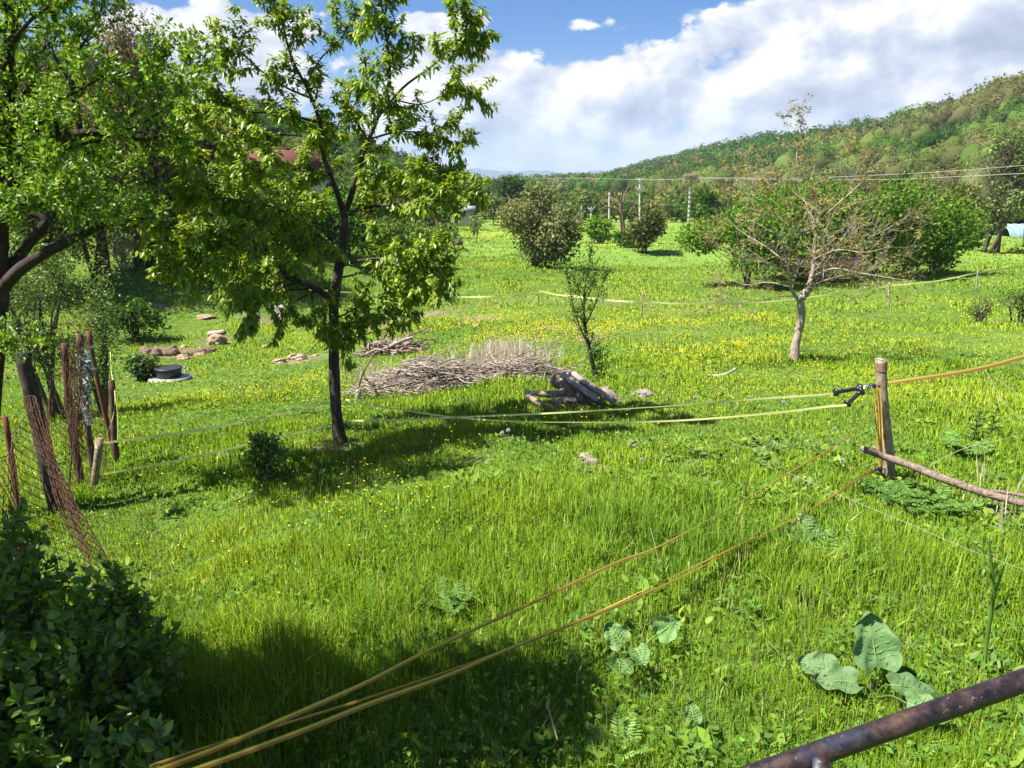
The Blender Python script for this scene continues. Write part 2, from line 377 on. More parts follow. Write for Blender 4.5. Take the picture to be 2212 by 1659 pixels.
def _pipe(w, out):
    o = obj_co(w); n = w.noise(o, 26, 8, .68); n2 = w.noise(o, 9, 5, .6); n3 = w.noise(o, 70, 4, .6)
    c = w.ramp(n, [(.36, (.005, .005, .007)), (.52, (.020, .010, .009)), (.70, (.070, .032, .021))])
    c = w.mix(w.rng(n2, .54, .62, 0, .85), c, (.008, .011, .026)); c = w.mix(w.rng(n3, .64, .70, 0, .6), c, (.14, .12, .11))
    principled(w, out, c, w.rng(n, .3, .7, .30, .7), .5, w.m('ADD', n, w.m('MULTIPLY', n3, .4)), .0016)
M['pipe'] = mat('rusty_painted_pipe', _pipe)
def _bleaf(w, out):
    c = attr(w); n = w.noise(obj_co(w), 16, 5, .6)
    c = w.mix(w.rng(n, .4, .7, 0, .4), c, (.16, .24, .10))
    d = w.new('ShaderNodeBsdfPrincipled'); w.l.new(c, d.inputs['Base Color']); d.inputs['Roughness'].default_value = .6
    b = w.new('ShaderNodeBump'); b.inputs['Distance'].default_value = .012; w.put(b.inputs['Height'], n); w.l.new(b.outputs[0], d.inputs['Normal'])
    t = w.new('ShaderNodeBsdfTranslucent'); w.l.new(c, t.inputs[0]); mx = w.new('ShaderNodeMixShader'); mx.inputs[0].default_value = .3
    w.l.new(d.outputs[0], mx.inputs[1]); w.l.new(t.outputs[0], mx.inputs[2]); w.l.new(mx.outputs[0], out.inputs[0])
M['big_leaf'] = mat('burdock_leaf', _bleaf)

# ------------------------------------------------------------------ ground sheet
DIRT = [(400, 762, 60, 14), (470, 735, 40, 12), (930, 678, 75, 9), (860, 690, 40, 7), (1040, 690, 50, 5), (820, 705, 60, 8), (640, 780, 60, 10), (1380, 985, 60, 8), (1290, 1010, 40, 9), (1850, 985, 30, 8), (440, 985, 40, 12),
        (1270, 735, 25, 6), (1040, 990, 55, 12), (1650, 960, 50, 10), (560, 690, 60, 8), (1180, 705, 30, 5), (340, 660, 60, 6), (1480, 1000, 50, 9), (1500, 520, 40, 4), (1940, 1290, 40, 16), (730, 965, 60, 16), (380, 812, 40, 10)]
DP = []
for (dx, dy, rx, ry) in DIRT:
    c = G(dx, dy); e = G(dx + rx, dy); f = G(dx, dy + ry); DP.append((c[0], c[1], abs(e[0] - c[0]), max(.15, abs(f[1] - c[1]))))
def dirt(x, y):
    s = np.zeros_like(x)
    wob = (fbm(x * 1.2, y * 1.2) - .47) * 1.8
    for (cx, cy, rx, ry) in DP: s = np.maximum(s, 1.15 - ((x - cx) / rx) ** 2 - ((y - cy) / ry) ** 2 + wob)
    return np.clip(s, 0, 1)
def build_ground():
    az = np.radians(np.concatenate([np.linspace(-180, -52, 40, endpoint=False), np.linspace(-52, 52, 330, endpoint=False), np.linspace(52, 180, 40)]))
    r = np.concatenate([[0.02], np.geomspace(.8, 100, 290), np.geomspace(104, 6200, 50)])
    A, Rr = np.meshgrid(az, r); x = Rr * np.sin(A); y = Rr * np.cos(A); z = terr(x, y)
    d = dirt(x, y); v = np.stack([x, y, z], -1).reshape(-1, 3); na = len(az)
    i, j = np.meshgrid(np.arange(len(r) - 1), np.arange(na - 1), indexing='ij')
    f = np.stack([i * na + j, i * na + j + 1, (i + 1) * na + j + 1, (i + 1) * na + j], -1).reshape(-1, 4)
    mb = MB(); mb.add(v, [f[:, ::-1]], np.repeat(d.reshape(-1, 1), 3, 1)); tag(mb.build('ground', M['ground']), kind='structure')
build_ground()

# ------------------------------------------------------------------ grass, herbs and flowers (nobody could count them)
BARE = []                                # (x, y, r) places where the big things stand
def ground_samples(n, r0, r1, p, half=44):
    # density falls with distance as r^-p
    u = rng.random(n); e = 2 - p
    r = (r0 ** e + u * (r1 ** e - r0 ** e)) ** (1 / e); a = np.radians((rng.random(n) * 2 - 1) * half)
    return r * np.sin(a), r * np.cos(a), r
def patch_col(x, y, n):
    k = fbm(x * .22 + 3, y * .22 + 8, 5); k2 = fbm(x * .9 + 31, y * .9, 4)
    A = np.array([.155, .262, .018]); B = np.array([.275, .375, .028]); C = np.array([.10, .205, .022]); D = np.array([.27, .30, .08])
    t = np.clip((k - .36) / .22, 0, 1)[:, None]; c = A * (1 - t) + B * t
    t2 = np.clip((k2 - .55) / .1, 0, 1)[:, None] * .6; c = c * (1 - t2) + C * t2
    dd = (rng.random(n) < .055)[:, None]; c = np.where(dd, D * (1 + rng.random((n, 1)) * .6), c)
    far = sst(22, 60, np.hypot(x, y))[:, None] * .5
    c = c * (1 - far) + np.array([.20, .31, .055]) * far
    return c * (.60 + .80 * rng.random((n, 1))) * (1 + (rng.random((n, 3)) - .5) * .16)
def blades(n, r0, r1, p, wscale, lscale, lmin, half=44, taper=True):
    x, y, r = ground_samples(n, r0, r1, p, half)
    keep = rng.random(n) > dirt(x, y) * .9; x, y, r = x[keep], y[keep], r[keep]; n = len(x)
    z = terr(x, y) - .01
    h = fbm(x * .55 + 50, y * .55, 4); tuft = fbm(x * 2.3, y * 2.3 + 70, 3)
    L = (lmin + lscale * np.clip((h - .33) * 2.6, 0, 1.3) * (.4 + rng.random(n))) * (.65 + .9 * np.clip((tuft - .3) * 2, 0, 1))
    L *= np.interp(r, [0, 4, 7, 14, 40, 100], [2.0, 1.3, .80, .70, .95, 1.5])
    W = wscale * (.6 + .8 * rng.random(n)) * np.maximum(r / 5.0, .8)
    a = rng.random(n) * 2 * np.pi; s = np.stack([np.cos(a), np.sin(a), 0 * a], 1)
    lean = nrm(np.stack([rng.normal(size=n), rng.normal(size=n), 0 * a], 1)) * (rng.random((n, 1)) ** 1.3 * .75)
    up = np.array([0, 0, 1.0]); p0 = np.stack([x, y, z], 1); Lc = L[:, None]; Wc = W[:, None] * .5
    m = p0 + (up * .58 + lean * .22) * Lc; t = p0 + (up * (1.0 - .35 * np.linalg.norm(lean, axis=1, keepdims=True)) + lean * .95) * Lc
    v = np.stack([p0 - s * Wc, p0 + s * Wc, m + s * Wc * .8, m - s * Wc * .8, t], 1)
    c = patch_col(x, y, n); b = np.arange(n)[:, None] * 5
    return v.reshape(-1, 3), [b + np.array([0, 1, 2, 3]), b + np.array([3, 2, 4])], np.repeat(c, 5, 0)
def build_grass():
    mb = MB()
    for args in ((125000, 1.6, 6, .6, .0060, .22, .10, 52), (190000, 6, 18, 1.3, .0062, .16, .07, 42), (190000, 18, 70, 1.3, .0060, .14, .06, 40), (70000, 55, 150, 1.2, .0060, .14, .08, 38)):
        v, f, c = blades(*args[:8]); mb.add(v, f, c)
    tag(mb.build('grass', M['grass'], smooth=False), 'lush green meadow grass covering the whole field', 'grass', kind='stuff')
    # low broad herb leaves between the blades
    mb = MB(); n = 60000; x, y, r = ground_samples(n, 1.8, 22, 1.5, 44); k = (fbm(x * .8 + 90, y * .8 + 4, 4) > .46) & (dirt(x, y) < .5); x, y, r = x[k], y[k], r[k]; n = len(x)
    cen = np.stack([x, y, terr(x, y) + .02 + rng.random(n) * .10 * np.interp(r, [0, 6, 22], [1.4, 1, .5])], 1)
    a = rng.random(n) * 6.283; d = np.stack([np.cos(a), np.sin(a), .15 + rng.random(n) * .8], 1)
    L = (.018 + .042 * rng.random(n) ** 2.5) * np.interp(r, [0, 6, 22], [1, 1, 1.8]); leaves(mb, cen, d, rdir(n, 1.6), L, L * .55, pal(n, [(.10, .21, .025), (.15, .27, .03), (.07, .16, .03)], .25), 1)
    tag(mb.build('meadow_herbs', M['grass'], smooth=False), 'low broad green herb leaves growing among the meadow grass', 'herbs', kind='stuff')
def build_weeds():
    # taller seed stalks and clumps of broader leaves that break up the lawn
    mb = MB(); n = 2600; x, y, r = ground_samples(n, 2.0, 16, 1.1, 44); k = fbm(x * .7 + 20, y * .7, 4) > .42; x, y = x[k], y[k]; n = len(x); p = np.stack([x, y, terr(x, y)], 1)
    d = rdir(n) * .22 + np.array([0, 0, 1.0]); L = .18 + .22 * rng.random(n); leaves(mb, p, d, rdir(n), L, .0035 + 0 * L, pal(n, [(.20, .24, .06), (.32, .30, .12), (.14, .20, .05)], .2), 0, 0, .15)
    t = p + nrm(d) * (L * .82)[:, None]; leaves(mb, t, d, rdir(n), .05 + 0 * L, .008, pal(n, [(.26, .24, .10), (.20, .16, .08), (.30, .30, .12)], .2), 0)
    tag(mb.build('seed_grass', M['straw'], smooth=False), 'thin taller seed stalks standing out of the meadow grass', 'grass', kind='stuff')
    mb = MB()
    for c in range(640):
        a = R(random.uniform(-42, 42)); r = 2.2 + 11 * random.random() ** 1.4; cx, cy = r * math.sin(a), r * math.cos(a)
        if c >= 300: cx, cy = random.uniform(1.3, 4.4), random.uniform(2.6, 8.5)
        if cy < 1.8 or cx / cy > .85 or c < 300 and fbm(np.array([cx * .5 + 40]), np.array([cy * .5]))[0] < .42: continue
        n = random.randint(8, 20); q = np.stack([cx + rng.normal(size=n) * .06, cy + rng.normal(size=n) * .06, 0 * rng.random(n)], 1); q[:, 2] = terr(q[:, 0], q[:, 1]) + .05 * rng.random(n) + .03
        b = rng.random(n) * 6.283; lift = random.choice((.35, .7, 1.3)); d = np.stack([np.cos(b), np.sin(b), lift + .3 * rng.random(n)], 1); Ls = random.uniform(.04, .095) * (.6 + .6 * rng.random(n)); asp = random.choice((.22, .38, .6))
        base = np.array(random.choice([(.14, .25, .03), (.10, .20, .035), (.20, .30, .04), (.16, .24, .07)])); leaves(mb, q, d, rdir(n, 1.5), Ls, Ls * asp, base * (.8 + .4 * rng.random((n, 1))), 2, .12, .25)
    tag(mb.build('leafy_weeds', M['grass'], smooth=False), 'clumps of broader leaved weeds scattered through the near meadow grass', 'weeds', kind='stuff')
    mb = MB(); n = 17000; x, y, r = ground_samples(n, 2.5, 30, 1.2, 42); k = fbm(x * .5 + 7, y * .5 + 60, 4) > .52; x, y, r = x[k], y[k], r[k]; n = len(x)
    leaves(mb, np.stack([x, y, terr(x, y) + .02 + .06 * rng.random(n)], 1), rdir(n) * np.array([1, 1, .3]), rdir(n, 1), .06 + .10 * rng.random(n), .004 * np.maximum(1, r / 6), pal(n, [(.36, .29, .15), (.28, .22, .11)], .2), 0)
    tag(mb.build('dry_thatch', M['straw'], smooth=False), 'dead pale thatch lying between the green blades', 'dry grass', kind='stuff')
build_grass()
build_weeds()
def flower_field():
    mb = MB(); st = MB()
    X = []; 
    def scatter(n, box, spread=None):    # display boxes thrown on the ground by distance, then clumped
        n = int(n * .58); x0, y0, x1, y1 = box
        for i in range(n):
            dx = x0 + (x1 - x0) * random.random() + random.gauss(0, 50); dy = y0 + (y1 - y0) * random.random() + random.gauss(0, (y1 - y0) * .22)
            if dy < 488: continue
            d = ray(dx, dy); t = -(2.7 + 1.5) / d[2]
            for _ in range(14):
                q = CAM + d * t; t = (float(terr(q[0], q[1])) - CAM[2]) / d[2] * .5 + t * .5
            q = CAM + d * t
            if q[1] < 1 or fbm(q[0] * .6 + 11, q[1] * .6 + 5) < random.choice((.40, .46, .5)): continue
            X.append(q)
    scatter(7600, (1000, 690, 1650, 770)); scatter(1500, (1480, 700, 1900, 800)); scatter(900, (860, 690, 1180, 740)); scatter(1100, (560, 715, 800, 900)); scatter(800, (380, 740, 700, 900))
    scatter(900, (1180, 760, 2212, 900)); scatter(260, (200, 900, 1000, 1090)); scatter(150, (640, 980, 1050, 1140)); scatter(60, (120, 1080, 900, 1300)); scatter(500, (1950, 620, 2212, 800)); scatter(500, (760, 860, 1300, 940)); scatter(700, (1300, 640, 1700, 700)); scatter(1400, (950, 486, 1100, 500)); scatter(1500, (1240, 496, 1640, 512)); scatter(90, (900, 980, 1900, 1080))
    p = np.array(X); n = len(p); r = np.hypot(p[:, 0], p[:, 1])
    h = .12 + .14 * rng.random(n); h = h * np.interp(r, [0, 10, 30, 90], [1.25, 1.1, 1.2, 1.7]); p[:, 2] = terr(p[:, 0], p[:, 1]); top = p + np.stack([rng.normal(size=n) * .02, rng.normal(size=n) * .02, h], 1)
    R0 = .0085 * np.interp(r, [0, 5, 10, 20, 60, 150], [1.0, 1.1, 1.5, 2.3, 5.2, 9])
    c = pal(n, [(.80, .62, .012), (.74, .58, .01), (.82, .70, .03)], .08)
    for k in range(5):
        a = k * 1.2566 + rng.random(n); d = np.stack([np.cos(a), np.sin(a), .55 + 0 * a], 1)
        leaves(mb, top, d, np.tile([0, 0, 1.0], (n, 1)), R0 * 1.15, R0 * 1.2, c, 0, curl=-.1)
    near = r < 13; q = p[near]; tq = top[near]; m = len(q); s = np.tile([.0012, 0, 0], (m, 1))
    v = np.stack([q - s, q + s, tq + s, tq - s], 1).reshape(-1, 3); mb.add(v, [np.arange(m)[:, None] * 4 + np.arange(4)], np.tile([.10, .19, .03], (m * 4, 1)))
    tag(mb.build('buttercups', M['yellow'], smooth=False), 'small yellow buttercups scattered through the meadow grass', 'flowers', kind='stuff')
flower_field()

# ------------------------------------------------------------------ hills, woods on them and the mountains
def polar_hill(name, cols, under, behind=1.35, foot_z=-4.9):
    # cols: (display x, skyline y, crest distance, foot distance, tree height)
    cols = np.array(cols, float); xs = np.linspace(cols[0, 0], cols[-1, 0], 130)
    Y = np.interp(xs, cols[:, 0], cols[:, 1]);  Dc = np.interp(xs, cols[:, 0], cols[:, 2]); Df = np.interp(xs, cols[:, 0], cols[:, 3]); th = np.interp(xs, cols[:, 0], cols[:, 4])
    ae = np.array([azel(a, b) for a, b in zip(xs, Y)]); zc = CAM[2] + Dc * np.tan(ae[:, 1]) - th
    zc = np.maximum(zc, foot_z + 1)
    T = np.concatenate([np.linspace(-.08, 1, 34), np.linspace(1.06, behind, 6)])
    def at(u, t):                       # u in column index space
        D0 = np.interp(u, np.arange(130), Df); D1 = np.interp(u, np.arange(130), Dc); a = np.interp(u, np.arange(130), ae[:, 0]); z1 = np.interp(u, np.arange(130), zc)
        D = D0 + (D1 - D0) * t
        e = np.clip(t, 0, 1); s = .35 * e + .65 * e * e * (3 - 2 * e)
        z = foot_z + (z1 - foot_z) * s - np.clip(t - 1, 0, 9) * (z1 - foot_z) * 1.1 - np.where(t < 0, 3, 0)
        x, y = D * np.sin(a), D * np.cos(a)
        z = z + (fbm(x * .012, y * .012) - .47) * (z1 - foot_z) * .22 * np.sin(np.pi * e)
        return x, y, z
    U, Tt = np.meshgrid(np.arange(130), T); x, y, z = at(U.astype(float), Tt)
    i, j = np.meshgrid(np.arange(len(T) - 1), np.arange(129), indexing='ij'); f = np.stack([i * 130 + j, i * 130 + j + 1, (i + 1) * 130 + j + 1, (i + 1) * 130 + j], -1).reshape(-1, 4)
    mb = MB(); mb.add(np.stack([x, y, z], -1).reshape(-1, 3), [f[:, ::-1]], under); return mb, at
def _hill(w, out):
    g = w.new('ShaderNodeNewGeometry').outputs['Position']; n = w.noise(g, .35, 8, .7)
    principled(w, out, w.mix(1.0, w.ramp(n, [(.3, (.45, .5, .5)), (.7, (1, 1, 1))]), attr(w), 'MULTIPLY'), .95, .05, n, .8)
M['hill'] = mat('hill_ground', _hill)
def crown_quads(mb, cx, cy, cz, rx, rz, nq, size, col, seed, top_only=.0, conic=False, jit=.14):
    # many small leaf clusters over a lumpy crown; cx.. arrays over trees
    n = len(cx); m = n * nq; t = np.repeat(np.arange(n), nq); d = rdir(m, .28)
    k = 7; lob = rdir(n * k, .35).reshape(n, k, 3)
    li = rng.integers(0, k, m); L = lob[t, li]; rad = .62 * L + .52 * d * (.75 + .3 * rng.random((m, 1)))
    if conic:
        hh = rng.random(m); a = rng.random(m) * 6.283; w = (1 - hh) * (.55 + .45 * rng.random(m)) + .05; rad = np.stack([np.cos(a) * w, np.sin(a) * w, hh * 2 - 1], 1); d = nrm(rad + np.array([0, 0, .6]))
    p = np.stack([cx[t] + rad[:, 0] * rx[t], cy[t] + rad[:, 1] * rx[t], cz[t] + rad[:, 2] * rz[t]], 1)
    nn = nrm(d + rng.normal(size=(m, 3)) * .30); s = nrm(np.cross(nn, rng.normal(size=(m, 3)))); u = np.cross(nn, s)
    S = (size * (.55 + .9 * rng.random(m)))[:, None] if np.isscalar(size) else (size[t] * (.55 + .9 * rng.random(m)))[:, None]
    v = np.stack([p - s * S * .6, p + u * S * .42, p + s * S * .62 + nn * S * .15, p - u * S * .45], 1).reshape(-1, 3)
    c = col[t] * (1 + (rng.random((m, 1)) - .5) * 2 * jit)
    mb.add(v, [np.arange(m)[:, None] * 4 + np.arange(4)], np.repeat(c, 4, 0))
RH = [(1085, 410, 1700, 700, 14), (1150, 402, 1500, 560, 14), (1200, 390, 1350, 460, 14), (1238, 382, 1250, 420, 14), (1285, 390, 1150, 380, 14), (1330, 372, 1000, 330, 14), (1420, 347, 850, 270, 14), (1500, 328, 740, 240, 13), (1620, 306, 640, 215, 11), (1750, 290, 560, 195, 11), (1880, 265, 500, 180, 11), (2000, 233, 450, 165, 11), (2100, 200, 410, 158, 11), (2212, 160, 370, 150, 11), (2420, 90, 330, 140, 11)]
LH = [(-250, 60, 130, 60, 7), (150, 105, 150, 66, 8), (300, 150, 165, 70, 8), (420, 195, 180, 74, 8), (560, 222, 215, 82, 8), (700, 262, 270, 95, 9), (820, 310, 330, 115, 9), (900, 343, 400, 135, 9), (980, 370, 520, 150, 9), (1040, 392, 660, 170, 8), (1095, 408, 800, 190, 6)]
rh, rh_at = polar_hill('hills', RH, (.028, .038, .014)); tag(rh.build('hills', M['hill']), kind='structure')
lh, lh_at = polar_hill('hills', LH, (.032, .036, .014)); tag(lh.build('hills', M['hill']), kind='structure')
def wood(name, label, at, ntree, nq, palettes, hr, qs, tmax=1.03, conifer=None):
    u = rng.random(ntree * 16) * 129; t = rng.random(ntree * 16) ** .95 * tmax; x, y, z = at(u, t); r = np.hypot(x, y)
    cell = np.where(r < 330, hr * .70, np.where(r < 700, hr * .88, hr * 1.15)); key = np.floor(x / cell).astype(int) * 100003 + np.floor(y / cell).astype(int) * 7 + (cell > hr * .75) + (cell > hr); _, keep = np.unique(key, return_index=True)
    keep = rng.permutation(keep)[:ntree]; x, y, z, u, t, r = [q[keep] for q in (x, y, z, u, t, r)]; n = len(x); print(name, n)
    k = fbm(x * .011 + 5, y * .011 + 2 + t * 2, 4) + (rng.random(n) - .5) * .14; sel = np.digitize(k, [.39, .47, .53])
    C = np.array(palettes)[sel] * (1 + (rng.random((n, 1)) - .5) * .8) * (1 + (rng.random((n, 3)) - .5) * .16)
    H = hr * (.75 + .55 * rng.random(n)) * np.interp(r, [0, 330, 700], [.95, 1, 1.25]); rx = H * (.36 + .10 * rng.random(n)); mb = MB()
    if conifer is not None:
        cf = conifer(u, t) & (rng.random(n) < .55)
        C[cf] = np.array([.022, .05, .018]) * (.8 + .5 * rng.random((cf.sum(), 1)))
        crown_quads(mb, x[cf], y[cf], z[cf] + H[cf] * .55, rx[cf] * .55, H[cf] * .62, nq, qs * .7, C[cf], 1, conic=True)
        o = ~cf; x, y, z, H, rx, C, r = [q[o] for q in (x, y, z, H, rx, C, r)]
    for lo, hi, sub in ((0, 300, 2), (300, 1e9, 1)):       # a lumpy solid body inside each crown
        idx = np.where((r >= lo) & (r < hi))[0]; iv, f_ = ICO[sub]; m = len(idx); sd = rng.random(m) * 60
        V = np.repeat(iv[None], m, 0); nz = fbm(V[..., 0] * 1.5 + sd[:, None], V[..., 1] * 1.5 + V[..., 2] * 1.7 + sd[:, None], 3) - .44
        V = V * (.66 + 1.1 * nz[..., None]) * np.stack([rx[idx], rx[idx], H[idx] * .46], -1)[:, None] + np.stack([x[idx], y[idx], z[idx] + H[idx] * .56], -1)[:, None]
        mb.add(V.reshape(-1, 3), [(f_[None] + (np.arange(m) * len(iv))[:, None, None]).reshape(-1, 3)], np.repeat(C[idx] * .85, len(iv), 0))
    sz = qs * np.interp(r, [60, 150, 400, 900, 1700], [.45, .62, 1.0, 1.9, 3.2])
    nr = r < 340; fr = ~nr
    if nr.any(): crown_quads(mb, x[nr], y[nr], z[nr] + H[nr] * .56, rx[nr], H[nr] * .46, int(nq * 3), sz[nr] * .62, C[nr], 2, jit=.2)
    crown_quads(mb, x[fr], y[fr], z[fr] + H[fr] * .56, rx[fr], H[fr] * .46, nq, sz[fr], C[fr], 2)
    tag(mb.build(name, M['far_leaf'], smooth=False), label, 'woods', kind='stuff')
wood('woods', 'dense spring woodland in bright green and rusty olive covering the right hillside', rh_at, 7000, 130, [(.050, .105, .022), (.085, .160, .028), (.115, .165, .038), (.135, .140, .050)], 10.5, .85)
wood('woods', 'mixed spring woodland covering the left hillside behind the orchard', lh_at, 2600, 170, [(.045, .085, .02), (.09, .15, .028), (.145, .155, .045), (.15, .125, .055)], 7.5, .85, conifer=lambda u, t: (u > 95) & (t > .55))
def scrub():
    n = 420; dxs = rng.uniform(1120, 2250, n); D = rng.uniform(163, 200, n); pts = np.array([P(a, 470, d) for a, d in zip(dxs, D)]); x, y = pts[:, 0], pts[:, 1]; z = np.full(n, -4.9); H = rng.uniform(2.5, 7.5, n); rx = H * rng.uniform(.38, .6, n)
    C = np.array([(.10, .17, .03), (.14, .20, .05), (.16, .16, .05), (.07, .12, .025)])[rng.integers(0, 4, n)] * rng.uniform(.7, 1.2, (n, 1)); mb = MB(); crown_quads(mb, x, y, z + H * .5, rx, H * .5, 170, .55, C, 5)
    tag(mb.build('scrub', M['far_leaf'], smooth=False), 'belt of far scrub closing the end of the meadow below the right hill', 'scrub', kind='stuff')
scrub()
def mountains():
    for k, (D, lift, pts, colr) in enumerate([(5300, 0, [(780, 392), (900, 380), (1000, 366), (1040, 363), (1070, 368), (1110, 372), (1150, 366), (1180, 366), (1215, 376), (1260, 372), (1300, 366), (1340, 372), (1500, 380), (1800, 384), (2300, 388)], (.10, .13, .16)), (4500, 0, [(780, 394), (980, 388), (1060, 384), (1120, 377), (1180, 380), (1230, 376), (1290, 373), (1350, 385), (1500, 392), (2300, 394)], (.08, .12, .13))]):
        xs = np.linspace(780, 2300, 260); ys = np.interp(xs, [p[0] for p in pts], [p[1] for p in pts]) + (fbm(xs * .05, xs * 0 + k * 9) - .47) * 9
        ae = np.array([azel(a, b) for a, b in zip(xs, ys)]); z = CAM[2] + D * np.tan(ae[:, 1]); rows = []
        for q, (dd, s) in enumerate([(-900, 0), (-600, .35), (-300, .72), (0, 1), (400, .6), (900, 0)]):
            jit = (fbm(xs * .08 + q * 3, xs * 0 + q) - .47) * 350; rows.append(np.stack([(D + dd + jit) * np.sin(ae[:, 0]), (D + dd + jit) * np.cos(ae[:, 0]), -8 + (z + 8) * s], 1))
        v = np.array(rows); nn = len(xs); i, j = np.meshgrid(np.arange(5), np.arange(nn - 1), indexing='ij'); f = np.stack([i * nn + j, i * nn + j + 1, (i + 1) * nn + j + 1, (i + 1) * nn + j], -1).reshape(-1, 4)
        mb = MB(); mb.add(v.reshape(-1, 3), [f[:, ::-1]], colr); tag(mb.build('mountains', M['hill']), kind='structure')
mountains()

# ------------------------------------------------------------------ trees
def tri_twigs(mb, p0, d, L, r, col):     # many straight-ish thin twigs, three sided, vectorised
    n = len(p0); d = nrm(d); a = nrm(np.cross(d, rdir(n))); b = np.cross(d, a); mid = p0 + d * L[:, None] * .5 + a * L[:, None] * .07; end = p0 + d * L[:, None]
    ring = []
    for c, k in ((p0, 1.0), (mid, .7), (end, .25)):
        for q in range(3):
            ang = q * 2.094; ring.append(c + (a * math.cos(ang) + b * math.sin(ang)) * (r * k)[:, None])
    v = np.stack(ring, 1).reshape(-1, 3); base = np.arange(n)[:, None] * 9; fs = []
    for s in (0, 3):
        for q in range(3): fs.append(base + np.array([s + q, s + (q + 1) % 3, s + 3 + (q + 1) % 3, s + 3 + q]))
    mb.add(v, fs, col)
def side_shoots(path, rad, n, L, up=.25, t0=.15, spread=.9, droop=0.0):
    # secondary branches off a limb: list of (path, r)
    out = []; m = len(path)
    for i in range(n):
        t = t0 + (1 - t0) * (i + random.random()) / n; k = min(m - 2, int(t * (m - 1))); p = path[k] + (path[k + 1] - path[k]) * (t * (m - 1) - k)
        ax = nrm(path[min(m - 1, k + 1)] - path[max(0, k - 1)]); pr = nrm(np.cross(ax, rdir(1)[0]))
        d = nrm(ax * (.55 + .4 * random.random()) + pr * spread + np.array([0, 0, up])); ln = L * (.45 + .75 * random.random()) * (1.15 - .55 * t)
        r0 = max(.0025, np.interp(t, np.linspace(0, 1, len(rad)), rad) * .45); pts = [p]; dd = d
        for s in range(4): dd = nrm(dd + rdir(1)[0] * .22 + np.array([0, 0, .06 - droop])); pts.append(pts[-1] + dd * ln / 4)
        out.append((smooth_path(pts, 2), [r0, r0 * .35]))
    return out
def nodes_on(path, step, t0=.2):
    seg = np.linalg.norm(np.diff(path, axis=0), axis=1); cum = np.concatenate([[0], np.cumsum(seg)]); tot = cum[-1]
    s = np.arange(tot * t0, tot, step) + 0; s = np.append(s, tot * .995); P_ = np.stack([np.interp(s, cum, path[:, k]) for k in range(3)], 1)
    k = np.clip(np.searchsorted(cum, s) - 1, 0, len(seg) - 1); return P_, nrm(np.diff(path, axis=0)[k])
def limb_tree(root, limbs, Y0, barkm, sub, Lsub, sub2, Lsub2, step, leaf_fn, leafm, up=.25, sides=10, droop=0.0, trunk_col=(1, 1, 1), crown_name='crown'):
    tb = MB(); N = []; D = []
    for (pts, r, lf) in limbs:
        w = np.array([P(a, b, Y0 + (c[0] if c else 0)) for a, b, *c in pts]); path = smooth_path(w, 5)
        tube(tb, path, r, sides, trunk_col, .10)
        if lf <= 0: continue
        length = np.linalg.norm(np.diff(path, axis=0), axis=1).sum()
        for (p2, r2) in side_shoots(path, r, max(2, int(sub * lf * length)), Lsub, up, .12 if lf >= 1 else .5, .9, droop):
            tube(tb, p2, r2, 5, trunk_col)
            for (p3, r3) in side_shoots(p2, r2, max(1, int(sub2)), Lsub2, up, .2, .9, droop):
                tube(tb, p3, [max(.002, q) for q in r3], 3, trunk_col, 0, False); a, b = nodes_on(p3, step, .15); N.append(a); D.append(b)
            a, b = nodes_on(p2, step, .2); N.append(a); D.append(b)
        a, b = nodes_on(path, step, .55); N.append(a); D.append(b)
    tb.build('trunk', barkm, root)
    if leaf_fn is None: return
    lm = MB(); leaf_fn(lm, np.concatenate(N), np.concatenate(D)); lm.build(crown_name, leafm, root, smooth=False)

def cherry_leaves(mb, N, D):
    k = 6; p = np.repeat(N, k, 0) + rng.normal(size=(len(N) * k, 3)) * .018; n = len(p); a = rng.random(n) * 6.283
    keep = fbm(p[:, 0] * 1.3 + 5, p[:, 2] * 1.3 + p[:, 1], 3) > .22
    d = np.stack([np.cos(a) * .75, np.sin(a) * .75, .1 - 1.15 * rng.random(n)], 1) + np.repeat(D, k, 0) * .5
    p, d = p[keep], d[keep]; n = len(p)
    leaves(mb, p, d, rdir(n, 1.2) * .5 + np.array([0, 0, 1.0]), .055 + .055 * rng.random(n), .023 + .015 * rng.random(n), pal(n, [(.18, .28, .02), (.23, .34, .024), (.12, .21, .02), (.29, .34, .035)], .2), 2, .16, .22)
    m = rng.random(len(N)) < .3; q = N[m]; leaves(mb, q, rdir(len(q), -.3), rdir(len(q)), .045, .012, pal(len(q), [(.30, .13, .04), (.26, .17, .05)], .2), 0)
